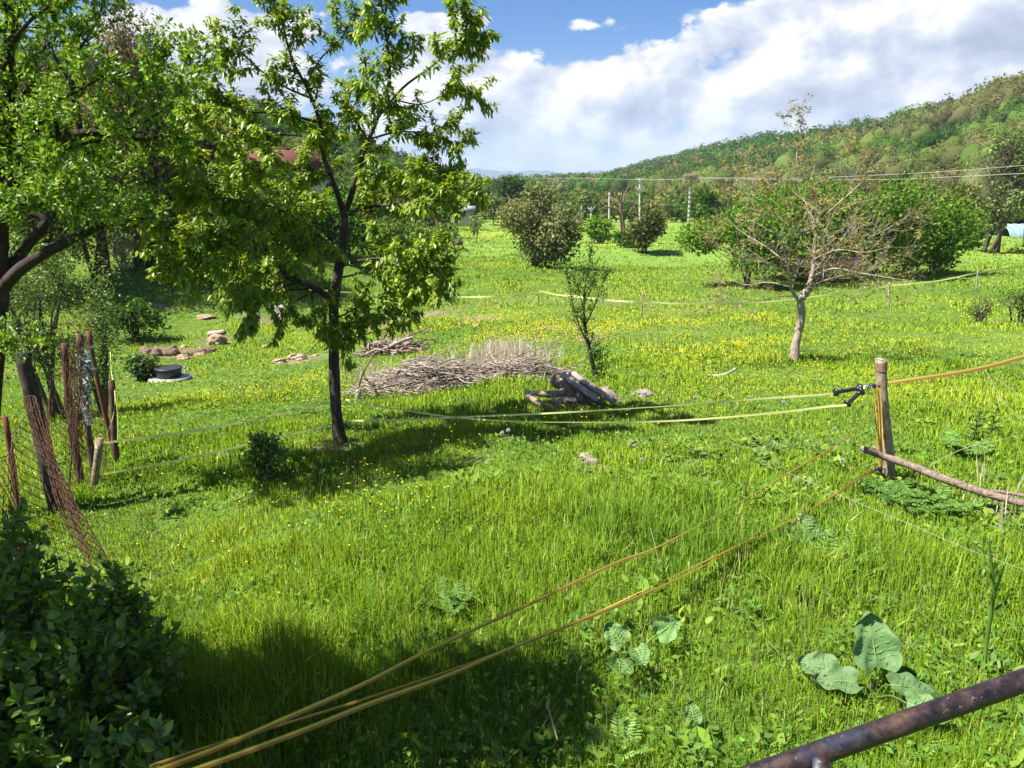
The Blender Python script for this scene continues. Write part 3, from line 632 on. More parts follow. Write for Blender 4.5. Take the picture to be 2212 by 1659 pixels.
def cherry():
    base = G(737, 958); Y0 = base[1]
    root = thing('cherry_tree', 'young cherry tree with drooping leaf bunches standing alone in the centre left of the meadow', 'tree', base)
    b = (737, 962, 0)
    L = [([b, (728, 905, 0), (722, 810, 0), (722, 730, 0), (722, 650, 0), (733, 570, 0), (744, 505, 0), (742, 452, 0)], [.094, .072, .066, .064, .060, .055, .050], 0),
         ([(742, 455, 0), (722, 400, .1), (700, 340, .2), (692, 270, .2), (668, 200, .1), (632, 130, 0), (612, 60, -.1), (598, 0, -.1)], [.036, .026, .016, .004], 1),
         ([(744, 470, 0), (768, 390, -.1), (790, 320, -.2), (815, 255, -.2), (840, 180, -.3), (838, 100, -.3), (826, 20, -.3), (820, -40, -.3)], [.036, .024, .015, .004], 1),
         ([(815, 255, -.2), (870, 190, -.4), (930, 145, -.5), (985, 95, -.6), (1008, 62, -.6)], [.016, .010, .004], .9),
         ([(850, 215, -.2), (910, 225, 0), (970, 200, .2), (1015, 190, .3)], [.010, .006, .003], .8),
         ([(800, 300, -.2), (860, 285, .2), (930, 290, .3), (990, 312, .4)], [.014, .009, .004], 1.1),
         ([(772, 385, 0), (850, 370, .5), (920, 375, .7), (975, 400, .9)], [.014, .009, .004], 1.2),
         ([(745, 465, 0), (790, 448, -.2), (850, 442, -.5), (930, 432, -.7), (1000, 442, -.8)], [.026, .016, .005], 1.2),
         ([(722, 652, 0), (690, 628, 0), (655, 612, -.1), (622, 598, -.2), (585, 550, -.5), (500, 512, -.7), (400, 495, -.9), (300, 492, -1.0)], [.042, .036, .024, .006], 1.15),
         ([(622, 598, -.2), (560, 600, .2), (500, 585, .5), (460, 600, .7)], [.018, .010, .004], 1.0),
         ([(622, 598, -.2), (580, 630, -.5), (560, 650, -.8), (545, 668, -.9)], [.014, .008, .003], 1.1),
         ([(585, 550, -.5), (500, 545, -.9), (420, 560, -1.2), (345, 560, -1.3)], [.014, .008, .003], 1.1),
         ([(736, 560, 0), (700, 520, -.4), (640, 470, -.8), (560, 440, -1.1), (470, 430, -1.2), (420, 415, -1.3)], [.026, .018, .005], 1.15),
         ([(742, 500, 0), (700, 460, .5), (640, 420, .9), (560, 400, 1.2), (500, 395, 1.4)], [.022, .014, .005], 1.1),
         ([(715, 385, .1), (650, 360, -.3), (580, 350, -.6), (520, 350, -.8)], [.018, .011, .004], 1.15),
         ([(695, 300, .2), (620, 290, .5), (540, 300, .7), (450, 290, .8), (385, 300, .9)], [.018, .011, .004], 1.1),
         ([(690, 265, .2), (610, 245, 0), (530, 240, -.3), (450, 215, -.4), (385, 232, -.5)], [.018, .011, .004], 1.1),
         ([(672, 212, .1), (620, 190, 0), (560, 150, .1), (520, 110, .1), (498, 92, .1)], [.014, .009, .003], .9),
         ([(660, 190, .1), (690, 130, .2), (735, 85, .2), (752, 55, .2)], [.012, .008, .003], .9),
         ([(700, 330, .2), (730, 270, .6), (770, 220, .8), (790, 170, .9)], [.014, .009, .003], 1.1),
         ([(738, 575, 0), (790, 560, -.5), (850, 560, -.8), (900, 570, -1), (950, 590, -1.1)], [.018, .010, .004], .95),
         ([(735, 600, 0), (780, 590, .5), (840, 575, .8), (900, 545, 1.1)], [.014, .009, .003], 1.0),
         ([(725, 690, 0), (760, 670, -.4), (810, 640, -.6), (860, 630, -.7), (905, 632, -.8)], [.012, .008, .003], .9),
         ([(724, 715, 0), (760, 700, -.3), (800, 690, -.5), (855, 680, -.6)], [.010, .006, .003], .8),
         ([(742, 520, 0), (700, 530, -.5), (650, 530, -.9), (600, 520, -1.2), (540, 520, -1.3)], [.018, .010, .004], 1.2),
         ([(722, 730, 0), (705, 705, -.2), (700, 680, -.3), (690, 665, -.3)], [.006, .004, .002], 1.2), ([(722, 735, 0), (740, 715, -.3), (748, 700, -.4)], [.006, .003], 1.2),
         ([(720, 742, 0), (780, 725, -.2), (822, 713, -.2), (850, 712, -.2), (872, 722, -.2)], [.009, .006, .003], 0),
         ([(720, 700, 0), (690, 735, -.2), (665, 762, -.2), (640, 775, -.2)], [.007, .004, .002], 0)]
    L = L[:1] + [([(a, b, (c if i == 0 else c - .25 * min(1, i / 2))) for i, (a, b, c) in enumerate(p)], r, l) for p, r, l in L[1:]]
    limb_tree(root, L, Y0, M['cherry_bark'], 7.6, .56, 3, .25, .041, cherry_leaves, M['leaf'], .12, droop=.05)
cherry()

def plum_leaves(mb, N, D):
    k = 4; p = np.repeat(N, k, 0) + rng.normal(size=(len(N) * k, 3)) * .018; n = len(p); d = rdir(n, .25) + np.repeat(D, k, 0) * .6
    keep = fbm(p[:, 0] * 1.5 + 5, p[:, 2] * 1.5 + p[:, 1], 3) > .30; p, d = p[keep], d[keep]; n = len(p)
    leaves(mb, p, d, rdir(n, 1.0), .040 + .028 * rng.random(n), .022 + .012 * rng.random(n), pal(n, [(.13, .24, .022), (.19, .31, .03), (.09, .18, .02), (.24, .34, .06)], .22), 1, .2, .12)
def plum():
    Y0 = 7.3; base = on_ground(P(-45, 900, Y0)[0], Y0)
    root = thing('plum_tree', 'old dark limbed plum tree filling the upper left corner above the rusty fence', 'tree', base)
    bx = base
    L = [([(-45, 1130, 0), (-25, 900, 0), (-8, 700, 0), (0, 620, 0), (-2, 520, 0), (4, 420, 0), (8, 300, 0), (14, 190, 0), (22, 60, 0), (20, -80, 0), (30, -200, 0)], [.10, .09, .075, .06, .045, .015], .8),
         ([(0, 630, 0), (40, 585, -.1), (95, 548, -.2), (150, 520, -.2), (205, 495, -.2), (265, 478, -.2), (330, 470, -.1)], [.065, .050, .042, .022, .008], .55),
         ([(-4, 625, 0), (30, 570, .1), (60, 530, .2), (92, 490, .2), (98, 478, .2), (84, 465, .2), (68, 462, .2)], [.06, .05, .045, .032, .028], 0),
         ([(4, 425, 0), (40, 375, 0), (85, 330, 0), (115, 305, 0), (160, 292, 0), (215, 285, 0), (270, 290, 0), (330, 302, .1), (365, 285, .1)], [.07, .06, .05, .03, .008], 1),
         ([(172, 290, 0), (166, 240, 0), (158, 190, 0), (150, 130, 0), (130, 70, 0), (105, 10, 0), (90, -60, 0)], [.034, .028, .02, .008], 1),
         ([(260, 290, 0), (295, 230, .2), (310, 180, .2), (330, 140, .3), (350, 120, .3)], [.016, .010, .004], 1),
         ([(330, 302, .1), (360, 250, 0), (385, 200, 0), (405, 165, 0), (410, 130, 0)], [.010, .006, .003], .8),
         ([(250, 288, 0), (300, 270, -.4), (350, 240, -.6), (375, 215, -.7)], [.012, .007, .003], 1),
         ([(8, 230, 0), (60, 225, -.3), (120, 215, -.5), (180, 190, -.6), (230, 160, -.7)], [.03, .018, .005], 1.1),
         ([(150, 130, 0), (190, 80, .2), (215, 30, .3), (222, -20, .3)], [.014, .008, .003], 1),
         ([(14, 180, 0), (60, 130, .4), (110, 90, .6), (150, 50, .8)], [.025, .015, .005], 1), ([(18, 100, 0), (60, 50, -.3), (110, 10, -.5), (170, -30, -.6)], [.02, .012, .005], 1.1),
         ([(10, 350, 0), (60, 330, .6), (130, 330, 1.0), (200, 350, 1.3), (260, 370, 1.5)], [.03, .02, .006], 1.2), ([(40, 375, 0), (80, 400, -.3), (140, 410, -.5), (200, 430, -.6)], [.02, .012, .005], 1.2),
         ([(10, 420, 0), (40, 450, .4), (100, 440, .6), (160, 450, .8), (230, 420, .9)], [.02, .012, .005], 1.1), ([(0, 480, 0), (50, 440, -.5), (90, 400, -.8)], [.02, .012, .005], 1.2),
         ([(0, 560, 0), (-60, 480, .1), (-140, 400, .2), (-220, 330, .3)], [.06, .04, .01], 1.1), ([(2, 400, 0), (-80, 330, -.3), (-170, 250, -.5), (-240, 160, -.5)], [.05, .03, .01], 1.1), ([(10, 250, 0), (-70, 170, .3), (-150, 80, .5), (-200, -20, .6)], [.04, .025, .008], 1.1),
         ([(-8, 700, 0), (30, 720, -.2), (45, 745, -.4), (50, 770, -.5)], [.008, .005, .003], .8)]
    limb_tree(root, L, Y0, M['cherry_bark'], 8.5, .50, 4, .26, .044, plum_leaves, M['leaf'], .35, trunk_col=(.7, .65, .6))
plum()

def walnut_leaves(mb, N, D):
    m = rng.random(len(N)) < np.interp(N[:, 2], [-.4, .9, 2.2, 4.4], [.05, .10, .15, .28]); N, D = N[m], D[m]
    k = 5; p = np.repeat(N, k, 0) + rng.normal(size=(len(N) * k, 3)) * .02; n = len(p); a = rng.random(n) * 6.283; d = np.stack([np.cos(a), np.sin(a), -.5 * rng.random(n)], 1)
    leaves(mb, p, d, rdir(n, 1.2), .06 + .05 * rng.random(n), .026 + .012 * rng.random(n), pal(n, [(.24, .20, .06), (.24, .17, .07), (.19, .21, .05), (.30, .25, .10)], .22), 1)
def walnut():
    base = G(1715, 778); Y0 = base[1]
    root = thing('walnut_tree', 'sparse walnut tree with pale grey trunk and few bronze leaves in the right meadow', 'tree', base)
    L = [([(1715, 782, 0), (1718, 745, 0), (1728, 705, 0), (1732, 675, 0), (1730, 650, 0), (1745, 625, 0)], [.115, .09, .085, .085, .08], 0),
         ([(1740, 640, 0), (1755, 590, .1), (1760, 540, .1), (1765, 490, 0), (1768, 450, 0), (1748, 400, 0), (1722, 350, 0), (1730, 300, 0), (1742, 262, 0)], [.06, .042, .032, .022, .013, .004], 1),
         ([(1730, 655, 0), (1712, 630, 0), (1705, 600, -.2), (1700, 560, -.3), (1680, 510, -.4), (1640, 460, -.5), (1610, 420, -.5), (1600, 390, -.5)], [.06, .045, .03, .018, .006], 1),
         ([(1768, 480, 0), (1810, 440, -.3), (1845, 410, -.4), (1870, 380, -.5), (1885, 345, -.5)], [.028, .02, .012, .004], 1),
         ([(1768, 480, 0), (1730, 500, -.3), (1690, 470, -.4), (1650, 430, -.4)], [.02, .012, .004], 1),
         ([(1762, 520, 0), (1820, 500, .4), (1880, 510, .6), (1940, 480, .8), (1970, 460, .9)], [.026, .016, .005], 1),
         ([(1757, 560, 0), (1810, 540, -.5), (1870, 545, -.9), (1930, 530, -1.2)], [.026, .016, .005], 1),
         ([(1750, 600, 0), (1800, 580, -.6), (1860, 590, -1), (1920, 600, -1.3), (1960, 605, -1.4)], [.028, .018, .005], 1),
         ([(1745, 620, 0), (1800, 600, .6), (1860, 590, 1.1), (1910, 570, 1.4)], [.026, .016, .005], 1),
         ([(1705, 605, -.2), (1660, 570, -.5), (1610, 560, -.8), (1560, 540, -1.0), (1520, 520, -1.1)], [.028, .018, .005], 1),
         ([(1708, 620, 0), (1660, 610, .3), (1610, 615, .6), (1570, 600, .8)], [.024, .014, .005], 1),
         ([(1703, 570, -.2), (1650, 530, .4), (1600, 500, .8), (1570, 470, 1)], [.024, .014, .005], 1),
         ([(1722, 640, 0), (1680, 640, -.4), (1640, 650, -.7), (1590, 640, -1), (1550, 632, -1.1)], [.020, .012, .004], .9),
         ([(1748, 622, 0), (1790, 625, -.3), (1830, 640, -.5), (1870, 650, -.7)], [.018, .010, .004], .8),
         ([(1765, 455, 0), (1720, 420, .4), (1680, 380, .6), (1650, 370, .7)], [.014, .009, .004], 1),
         ([(1750, 405, 0), (1800, 370, .3), (1830, 340, .4)], [.010, .006, .003], 1),
         ([(1700, 560, -.3), (1720, 500, -.8), (1745, 460, -1.2), (1790, 430, -1.5)], [.018, .010, .004], 1),
         ([(1755, 590, .1), (1790, 550, 1.0), (1830, 500, 1.6), (1850, 470, 2.0)], [.02, .012, .004], 1)]
    L = L[:2] + [(p, [q * .68 for q in r], l) for p, r, l in L[2:]]
    limb_tree(root, L, Y0, M['grey_bark'], 5.0, .95, 6, .50, .10, walnut_leaves, M['far_leaf'], .12, 9, trunk_col=(1.25, 1.15, 1.03))
walnut()

GREEN = [(.075, .155, .022), (.11, .205, .028), (.055, .115, .02)]
BRIGHT = [(.13, .235, .025), (.17, .28, .03), (.10, .19, .025)]
OLIVE = [(.17, .20, .08), (.22, .245, .11), (.12, .15, .055), (.20, .18, .09)]
BRONZE = [(.17, .125, .045), (.13, .10, .05), (.15, .15, .04), (.20, .15, .07)]
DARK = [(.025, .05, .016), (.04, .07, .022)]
PALE = [(.17, .23, .07), (.13, .19, .055), (.20, .26, .09)]
def bushy(name, label, cat, dx, dyb, dyt, w, pal_, leafsz=None, n=2600, barkm='brown_bark', stems=4, trunk_frac=.18, fill=1.0, base=None, group=None, lobes=13, twigs=120, spread=1.0, kind2='crown', size=None, barkcol=(1, 1, 1)):
    b = G(dx, dyb) if base is None else base
    dist = np.linalg.norm(b - CAM); H = (dyb - dyt) / F * dist if size is None else size[0]; Wd = w / F * dist if size is None else size[1]
    root = thing(name, label, cat, b, group); px = dist / 769.0
    if leafsz is None: leafsz = max(.05, px * 3.1)
    tb = MB(); zc = b[2] + H * (trunk_frac + 1) / 2; rz = H * (1 - trunk_frac) / 2; rx = Wd / 2
    lob = rdir(lobes, .1) * (.42 + .34 * rng.random((lobes, 1))); lr = .38 + .24 * rng.random(lobes)
    cen = np.array([b[0], b[1], zc]); S = np.array([rx, rx * .85, rz]); r0 = max(.03, H * (.022 if stems < 4 else .014))
    for k in range(stems):
        a = rng.random() * 6.283; s0 = b + np.array([math.cos(a), math.sin(a), 0]) * Wd * .06 * (stems > 1) + np.array([0, 0, -.05]); tgt = cen + lob[k % lobes] * S
        mid = s0 + (tgt - s0) * .45 + np.array([0, 0, H * .12]) + rdir(1)[0] * Wd * .05
        path = smooth_path([s0, (s0 + mid) / 2 + rdir(1)[0] * Wd * .02, mid, tgt], 4); tube(tb, path, [r0, r0 * .75, r0 * .3], 7, barkcol, .1)
        for j in range(3):
            t2 = cen + lob[rng.integers(lobes)] * S * 1.1; s1 = path[int(len(path) * (.35 + .15 * j))]; tube(tb, smooth_path([s1, (s1 + t2) / 2 + rdir(1)[0] * Wd * .06, t2], 4), [r0 * .45, r0 * .12], 5, barkcol)
    if twigs:
        li = rng.integers(0, lobes, twigs); q = cen + (lob[li] * .75 + rdir(twigs) * lr[li][:, None] * .35) * S; tri_twigs(tb, q, rdir(twigs, .35) , H * (.10 + .16 * rng.random(twigs)), np.full(twigs, max(.006, px * .28)), np.asarray(barkcol, float))
    tb.build('trunk' if stems == 1 or trunk_frac > .1 else 'stems', M[barkm], root)
    if n:
        li = rng.integers(0, lobes, n); d = rdir(n); rr = rng.random(n) ** .45
        p = lob[li] + d * (lr[li] * rr)[:, None] * spread; q = cen + p * S
        keep = (fbm(q[:, 0] * 3.0 / Wd * 2, q[:, 2] * 3.0 / H * 2 + q[:, 1] * 2 / Wd, 3) > .47 - .2 * fill)
        keep &= q[:, 2] > b[2] + .02; q, d = q[keep], d[keep]; n = len(q)
        sh = (1 + .45 * (fbm(q[:, 0] * 5 / Wd + 9, q[:, 2] * 5 / H, 3) - .47))[:, None]
        lm = MB(); Ls = leafsz * (.6 + .8 * rng.random(n)); leaves(lm, q, rdir(n, .1) + d * .5, d + rdir(n, .6) * .9, Ls, Ls * .62, pal(n, pal_, .22) * sh, 1 if n < 6000 else 0, .2, .1); lm.build(kind2, M['leaf'] if dist < 25 else M['far_leaf'], root, smooth=False)
    return root
# right hand thicket behind the walnut
bushy('shrub_tree', 'leafy green tree at the left end of the thicket behind the walnut', 'tree', 1600, 620, 455, 240, BRIGHT + BRIGHT + GREEN, n=12000, stems=5, trunk_frac=.03, fill=1.7)
bushy('shrub_tree', 'dense green tree directly behind the walnut trunk', 'tree', 1735, 604, 412, 290, GREEN + BRIGHT, n=14000, stems=7, twigs=420, trunk_frac=.03, fill=1.7)
bushy('shrub_tree', 'tall bright green tree in the middle of the thicket, right of the walnut', 'tree', 1868, 602, 396, 250, BRIGHT + GREEN, n=11000, stems=6, trunk_frac=.03, fill=1.7)
bushy('shrub_tree', 'wide bright green tree at the right end of the thicket', 'tree', 1962, 592, 418, 215, BRIGHT + GREEN, n=8500, stems=5, trunk_frac=.03, fill=1.7)
bushy('bramble_thicket', 'tangle of bare brown branches under the green thicket behind the walnut', 'thicket', 1780, 615, 545, 330, BRONZE, n=500, stems=16, twigs=1500, trunk_frac=.02)
bushy('dry_shrub', 'small half dry pinkish shrub at the right foot of the thicket', 'shrub', 2015, 588, 535, 90, GREEN + BRONZE, n=500, stems=8, twigs=420, trunk_frac=.02, barkm='dead_wood')
bushy('round_tree', 'small round dark green tree right of the pole with the stork nest', 'tree', 1524, 507, 418, 84, GREEN + [(.045, .09, .02)], n=3400, stems=1, trunk_frac=.2)
bushy('crab_apple_tree', 'round grey olive crab apple tree casting a dark shadow on the far slope', 'tree', 1163, 577, 414, 182, OLIVE, n=13000, fill=1.2, stems=3, trunk_frac=.08, barkm='cherry_bark', lobes=14)
bushy('bright_bush', 'small bright yellow green bush on the slope right of the olive coloured tree', 'bush', 1292, 526, 472, 66, BRIGHT, n=1700, stems=4, trunk_frac=.04)
bushy('ivy_bush', 'dark tangled bush around the foot of the dead tree', 'bush', 1392, 546, 452, 92, DARK + GREEN + BRONZE, n=2600, stems=8, twigs=500, trunk_frac=.03)
bushy('low_bush', 'low dull bush running down the slope beside the dead tree', 'bush', 1350, 535, 500, 70, GREEN + DARK, n=700, stems=5, trunk_frac=.02)
def dead_tree():
    b = G(1346, 533); root = thing('dead_tree', 'dead dark bare tree standing between the two white poles', 'tree', b)
    L = [([(1346, 536, 0), (1346, 500, 0), (1343, 465, 0), (1340, 440, 0)], [.34, .26, .20], 0), ([(1341, 445, 0), (1330, 415, 0), (1318, 398, 0), (1310, 385, 0)], [.16, .09, .03], 1), ([(1342, 450, 0), (1350, 420, .5), (1358, 400, .8), (1355, 384, 1)], [.15, .08, .03], 1),
         ([(1343, 465, 0), (1325, 450, -.5), (1305, 448, -1), (1290, 455, -1)], [.12, .07, .03], 1), ([(1344, 475, 0), (1362, 455, .4), (1375, 435, .5), (1378, 420, .5)], [.12, .07, .03], 1), ([(1340, 440, 0), (1325, 430, 1), (1312, 420, 1.5)], [.1, .06, .03], 1), ([(1341, 445, 0), (1345, 405, -1), (1338, 388, -1.5)], [.1, .06, .02], 1)]
    limb_tree(root, L, b[1], M['brown_bark'], 1.1, 1.9, 5, 1.0, 1.0, None, None, .1, 7, trunk_col=(1.5, 1.3, 1.2))
dead_tree()
bushy('willow_tree', 'large loose pale green willow with dark leaning trunks at the right edge', 'tree', 2140, 545, 322, 190, PALE, n=5200, stems=6, twigs=500, trunk_frac=.22, fill=.6)
bushy('willow_tree', 'pale green willow behind the large one, cut by the right edge', 'tree', 2225, 535, 335, 150, PALE, n=4200, stems=4, twigs=400, trunk_frac=.22, fill=.6)
bushy('alder_tree', 'dull brown green tree between the thicket and the large willow', 'tree', 2062, 530, 415, 110, BRONZE + GREEN + [(.09, .12, .03)], n=3400, stems=4)
bushy('bright_bush', 'bright green bush in front of the dull tree left of the willow trunks', 'bush', 2072, 540, 472, 100, BRIGHT, n=2200, stems=5, trunk_frac=.02)
bushy('low_bush', 'tiny bush at the foot of the nest pole', 'bush', 1480, 530, 508, 40, GREEN + DARK, n=300, stems=3, trunk_frac=.02)
# centre left, beyond the cherry
bushy('silver_tree', 'small pale silver green round tree left of the crab apple', 'tree', 1066, 484, 424, 64, OLIVE + PALE, n=1700, stems=1)
bushy('spruce_tree', 'dark green pointed tree on the skyline left of the crab apple', 'tree', 1112, 480, 388, 70, [(.05, .09, .03), (.04, .075, .02)], n=2600, stems=1)
bushy('green_tree', 'green round tree behind the left shoulder of the crab apple', 'tree', 1160, 478, 402, 80, GREEN, n=1800, stems=1)
bushy('sapling', 'thin young tree standing alone left of the crab apple', 'sapling', 1028, 522, 462, 40, PALE, n=260, stems=1, fill=.5, twigs=40)
bushy('bank_bush', 'wide green bush on the bank right of the cherry trunk', 'bush', 850, 572, 470, 190, GREEN + PALE, n=4600, stems=8, trunk_frac=.02)
bushy('bank_bush', 'small yellow green bush on the bank further right of the cherry', 'bush', 962, 532, 482, 62, PALE + BRIGHT, n=1300, stems=5, trunk_frac=.02)
bushy('dry_brush', 'low reddish dry undergrowth below the wide bank bush', 'shrub', 915, 566, 532, 80, BRONZE, n=120, stems=10, twigs=500, trunk_frac=.02, barkm='dead_wood')
bushy('dry_brush', 'low tan dry undergrowth below the small bank bush', 'shrub', 985, 534, 512, 50, BRONZE, n=60, stems=8, twigs=320, trunk_frac=.02, barkm='dead_wood')
bushy('bronze_walnut', 'tall bronze leaved walnut behind the plum tree at upper left', 'tree', 315, 570, 118, 330, BRONZE, n=8000, stems=5, twigs=1500, fill=.55, lobes=13, trunk_frac=.2)
bushy('bronze_walnut', 'smaller bronze tree on the hill left of the red roofed house', 'tree', 440, 470, 240, 150, BRONZE, n=3000, stems=4, twigs=900, fill=.6, trunk_frac=.2)
for lab, a in (('tall green tree on the slope behind the plum tree, far left', (40, 640, 230, 300, GREEN + BRONZE)), ('wide bronze and green tree under the bare bronze walnut', (215, 600, 250, 260, BRONZE + GREEN)), ('brown green tree left of the dead branch heap', (120, 640, 400, 180, BRONZE + GREEN)),
               ('dark green tree at the upper end of the shaded slope', (400, 585, 370, 180, GREEN + BRONZE)), ('olive tree just left of the dark evergreen', (550, 580, 395, 190, OLIVE + GREEN)), ('green tree behind the cherry trunk on the upper slope', (745, 560, 415, 170, GREEN)), ('bronze green tree above the wide bank bush', (835, 500, 400, 150, GREEN + BRONZE)), ('green tree on the bank left of the silver tree', (1000, 480, 420, 70, GREEN))):
    a = (*a[:4], [tuple(v * 1.35 for v in c_) for c_ in a[4]]); bushy('slope_tree', lab, 'tree', *a, n=7500, stems=5, trunk_frac=.10, fill=1.1, twigs=500)
bushy('hedge_tree', 'grey green tree seen through the left side of the cherry crown', 'tree', 505, 520, 375, 130, OLIVE + GREEN, n=3400, stems=3)
bushy('juniper_tree', 'dark evergreen tree seen through the middle of the cherry crown', 'tree', 618, 520, 385, 100, DARK, n=3400, stems=1, trunk_frac=.08)
bushy('hedge_tree', 'green shrub seen behind the cherry trunk', 'tree', 700, 540, 440, 150, GREEN, n=3000, stems=5, trunk_frac=.05)
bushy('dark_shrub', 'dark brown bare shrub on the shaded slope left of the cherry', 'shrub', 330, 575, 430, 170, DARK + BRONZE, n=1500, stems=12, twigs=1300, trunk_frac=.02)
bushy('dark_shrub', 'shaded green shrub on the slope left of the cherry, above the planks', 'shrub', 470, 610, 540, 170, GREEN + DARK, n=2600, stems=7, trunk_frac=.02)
bushy('fence_sapling', 'light green leafy sapling behind the tall rotten fence posts', 'sapling', 128, 905, 560, 200, BRIGHT + PALE, leafsz=.055, n=5200, stems=4, trunk_frac=.2, fill=.8)
bushy('fence_sapling', 'yellow green leafy sapling beside the reddish steel post', 'sapling', 222, 900, 600, 120, BRIGHT + PALE, leafsz=.05, n=4200, stems=4, trunk_frac=.1, fill=.8)
bushy('dead_branch_heap', 'tangle of dead grey branches at the top of the shaded slope under the plum branch', 'branches', 268, 580, 498, 110, BRONZE, n=0, stems=14, twigs=420, trunk_frac=.02, barkm='dead_wood')
bushy('garden_shrub', 'green shrub behind the rusty mesh at the left edge', 'shrub', 60, 740, 560, 150, GREEN, leafsz=.07, n=3000, stems=5, trunk_frac=.05)
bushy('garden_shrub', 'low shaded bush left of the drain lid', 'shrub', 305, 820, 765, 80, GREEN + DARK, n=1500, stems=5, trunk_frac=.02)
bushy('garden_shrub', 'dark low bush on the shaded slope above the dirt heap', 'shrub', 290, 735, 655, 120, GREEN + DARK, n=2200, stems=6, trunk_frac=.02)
bushy('small_bush', 'small round yellow green bush in the shade left of the cherry trunk', 'bush', 575, 1035, 938, 105, BRIGHT + PALE, leafsz=.05, n=1300, stems=9, trunk_frac=.02, fill=1)
bushy('field_shrub', 'loose yellow green shrub at the right edge of the meadow', 'shrub', 2195, 700, 625, 110, BRIGHT, leafsz=.07, n=1600, stems=6, trunk_frac=.02, fill=.8)
bushy('field_shrub', 'small sparse shrub left of the one at the right meadow edge', 'shrub', 2112, 700, 640, 60, BRIGHT + PALE, leafsz=.06, n=420, stems=5, trunk_frac=.02)
# tree out of frame on the left, whose shade falls on the foreground
sb = on_ground(-3.45, 2.6)
r_ = bushy('orchard_tree', 'leafy orchard tree just outside the left edge, shading the near grass', 'tree', 0, 1900, 1000, 700, GREEN, leafsz=.10, n=7500, stems=4, base=sb, trunk_frac=.6, fill=.8, size=(4.9, 2.6), lobes=8)

# ------------------------------------------------------------------ sapling in the meadow, near bush, undergrowth
def thorn_sapling():
    base = G(1292, 822); Y0 = base[1]
    root = thing('thorn_sapling', 'slender leaning thorny sapling with tiny leaves beside the log heap', 'sapling', base)
    L = [([(1292, 825, 0), (1278, 780, 0), (1268, 730, 0), (1262, 690, 0), (1262, 640, 0), (1268, 590, 0), (1278, 540, 0)], [.045, .035, .025, .012, .004], 1),
         ([(1268, 740, 0), (1250, 700, 0), (1238, 660, 0), (1228, 610, 0), (1222, 590, 0)], [.018, .010, .003], 1), ([(1265, 700, 0), (1285, 660, .2), (1298, 620, .2), (1305, 600, .2)], [.015, .009, .003], 1),
         ([(1262, 670, 0), (1250, 630, -.2), (1246, 600, -.2)], [.01, .006, .003], 1), ([(1264, 650, 0), (1280, 620, -.2), (1285, 590, -.2)], [.01, .006, .003], 1)]
    def lf(mb, N, D):
        k = 3; p = np.repeat(N, k, 0) + rng.normal(size=(len(N) * k, 3)) * .02; n = len(p); leaves(mb, p, rdir(n, .2), rdir(n, 1), .04 + .03 * rng.random(n), .025, pal(n, [(.08, .16, .03), (.13, .24, .04), (.05, .10, .02)], .2), 1)
    limb_tree(root, L, Y0, M['cherry_bark'], 8, .34, 2, .18, .055, lf, M['leaf'], .5, 7)
    mb = MB(); n = 500; q = base + np.stack([rng.normal(size=n) * .10, rng.normal(size=n) * .1, rng.random(n) * .6], 1); leaves(mb, q, rdir(n, .2), rdir(n, 1), .05, .03, pal(n, DARK + GREEN, .2), 1); mb.build('basal_leaves', M['leaf'], root, smooth=False)
thorn_sapling()
def near_bush():
    base = on_ground(-1.95, 2.75)
    root = thing('leafy_bush', 'large dark leafy bush filling the bottom left corner in front of the rusty mesh', 'bush', base)
    tb = MB(); lm = MB(); N = []; D = []; rows = 120
    for i in range(rows):
        q_ = random.random(); y0 = 2.3 + 1.7 * random.random(); x0 = -y0 * (.57 + .43 * q_) * .97
        H = (.45 + 1.25 * q_ + .25 * random.random()) * (.75 + .25 * random.random()) * (1.12 if random.random() < .2 else 1); p0 = on_ground(x0, y0, -.02); d = nrm(np.array([random.gauss(0, .16), random.gauss(0, .16), 1.0])); pts = [p0]
        for s in range(6): d = nrm(d + rdir(1)[0] * .12); pts.append(pts[-1] + d * H / 6)
        path = smooth_path(pts, 3); tube(tb, path, [.010, .007, .003], 5); a, b = nodes_on(path, .026, .12); N.append(a); D.append(b)
        for (p2, r2) in side_shoots(path, [.008, .003], 6, .28, .35, .25): tube(tb, p2, [.004, .0015], 3, cap=False); a, b = nodes_on(p2, .026, .1); N.append(a); D.append(b)
    tb.build('stems', M['brown_bark'], root); N = np.concatenate(N); D = np.concatenate(D); k = 2; p = np.repeat(N, k, 0); n = len(p); d = rdir(n, .15) + np.repeat(D, k, 0) * .5
    leaves(lm, p, d, rdir(n, 1.4), .040 + .030 * rng.random(n), .026 + .014 * rng.random(n), pal(n, [(.10, .18, .02), (.13, .24, .025), (.075, .14, .02), (.20, .30, .04)], .2), 2, .14, .16); lm.build('foliage', M['leaf'], root, smooth=False)
near_bush()

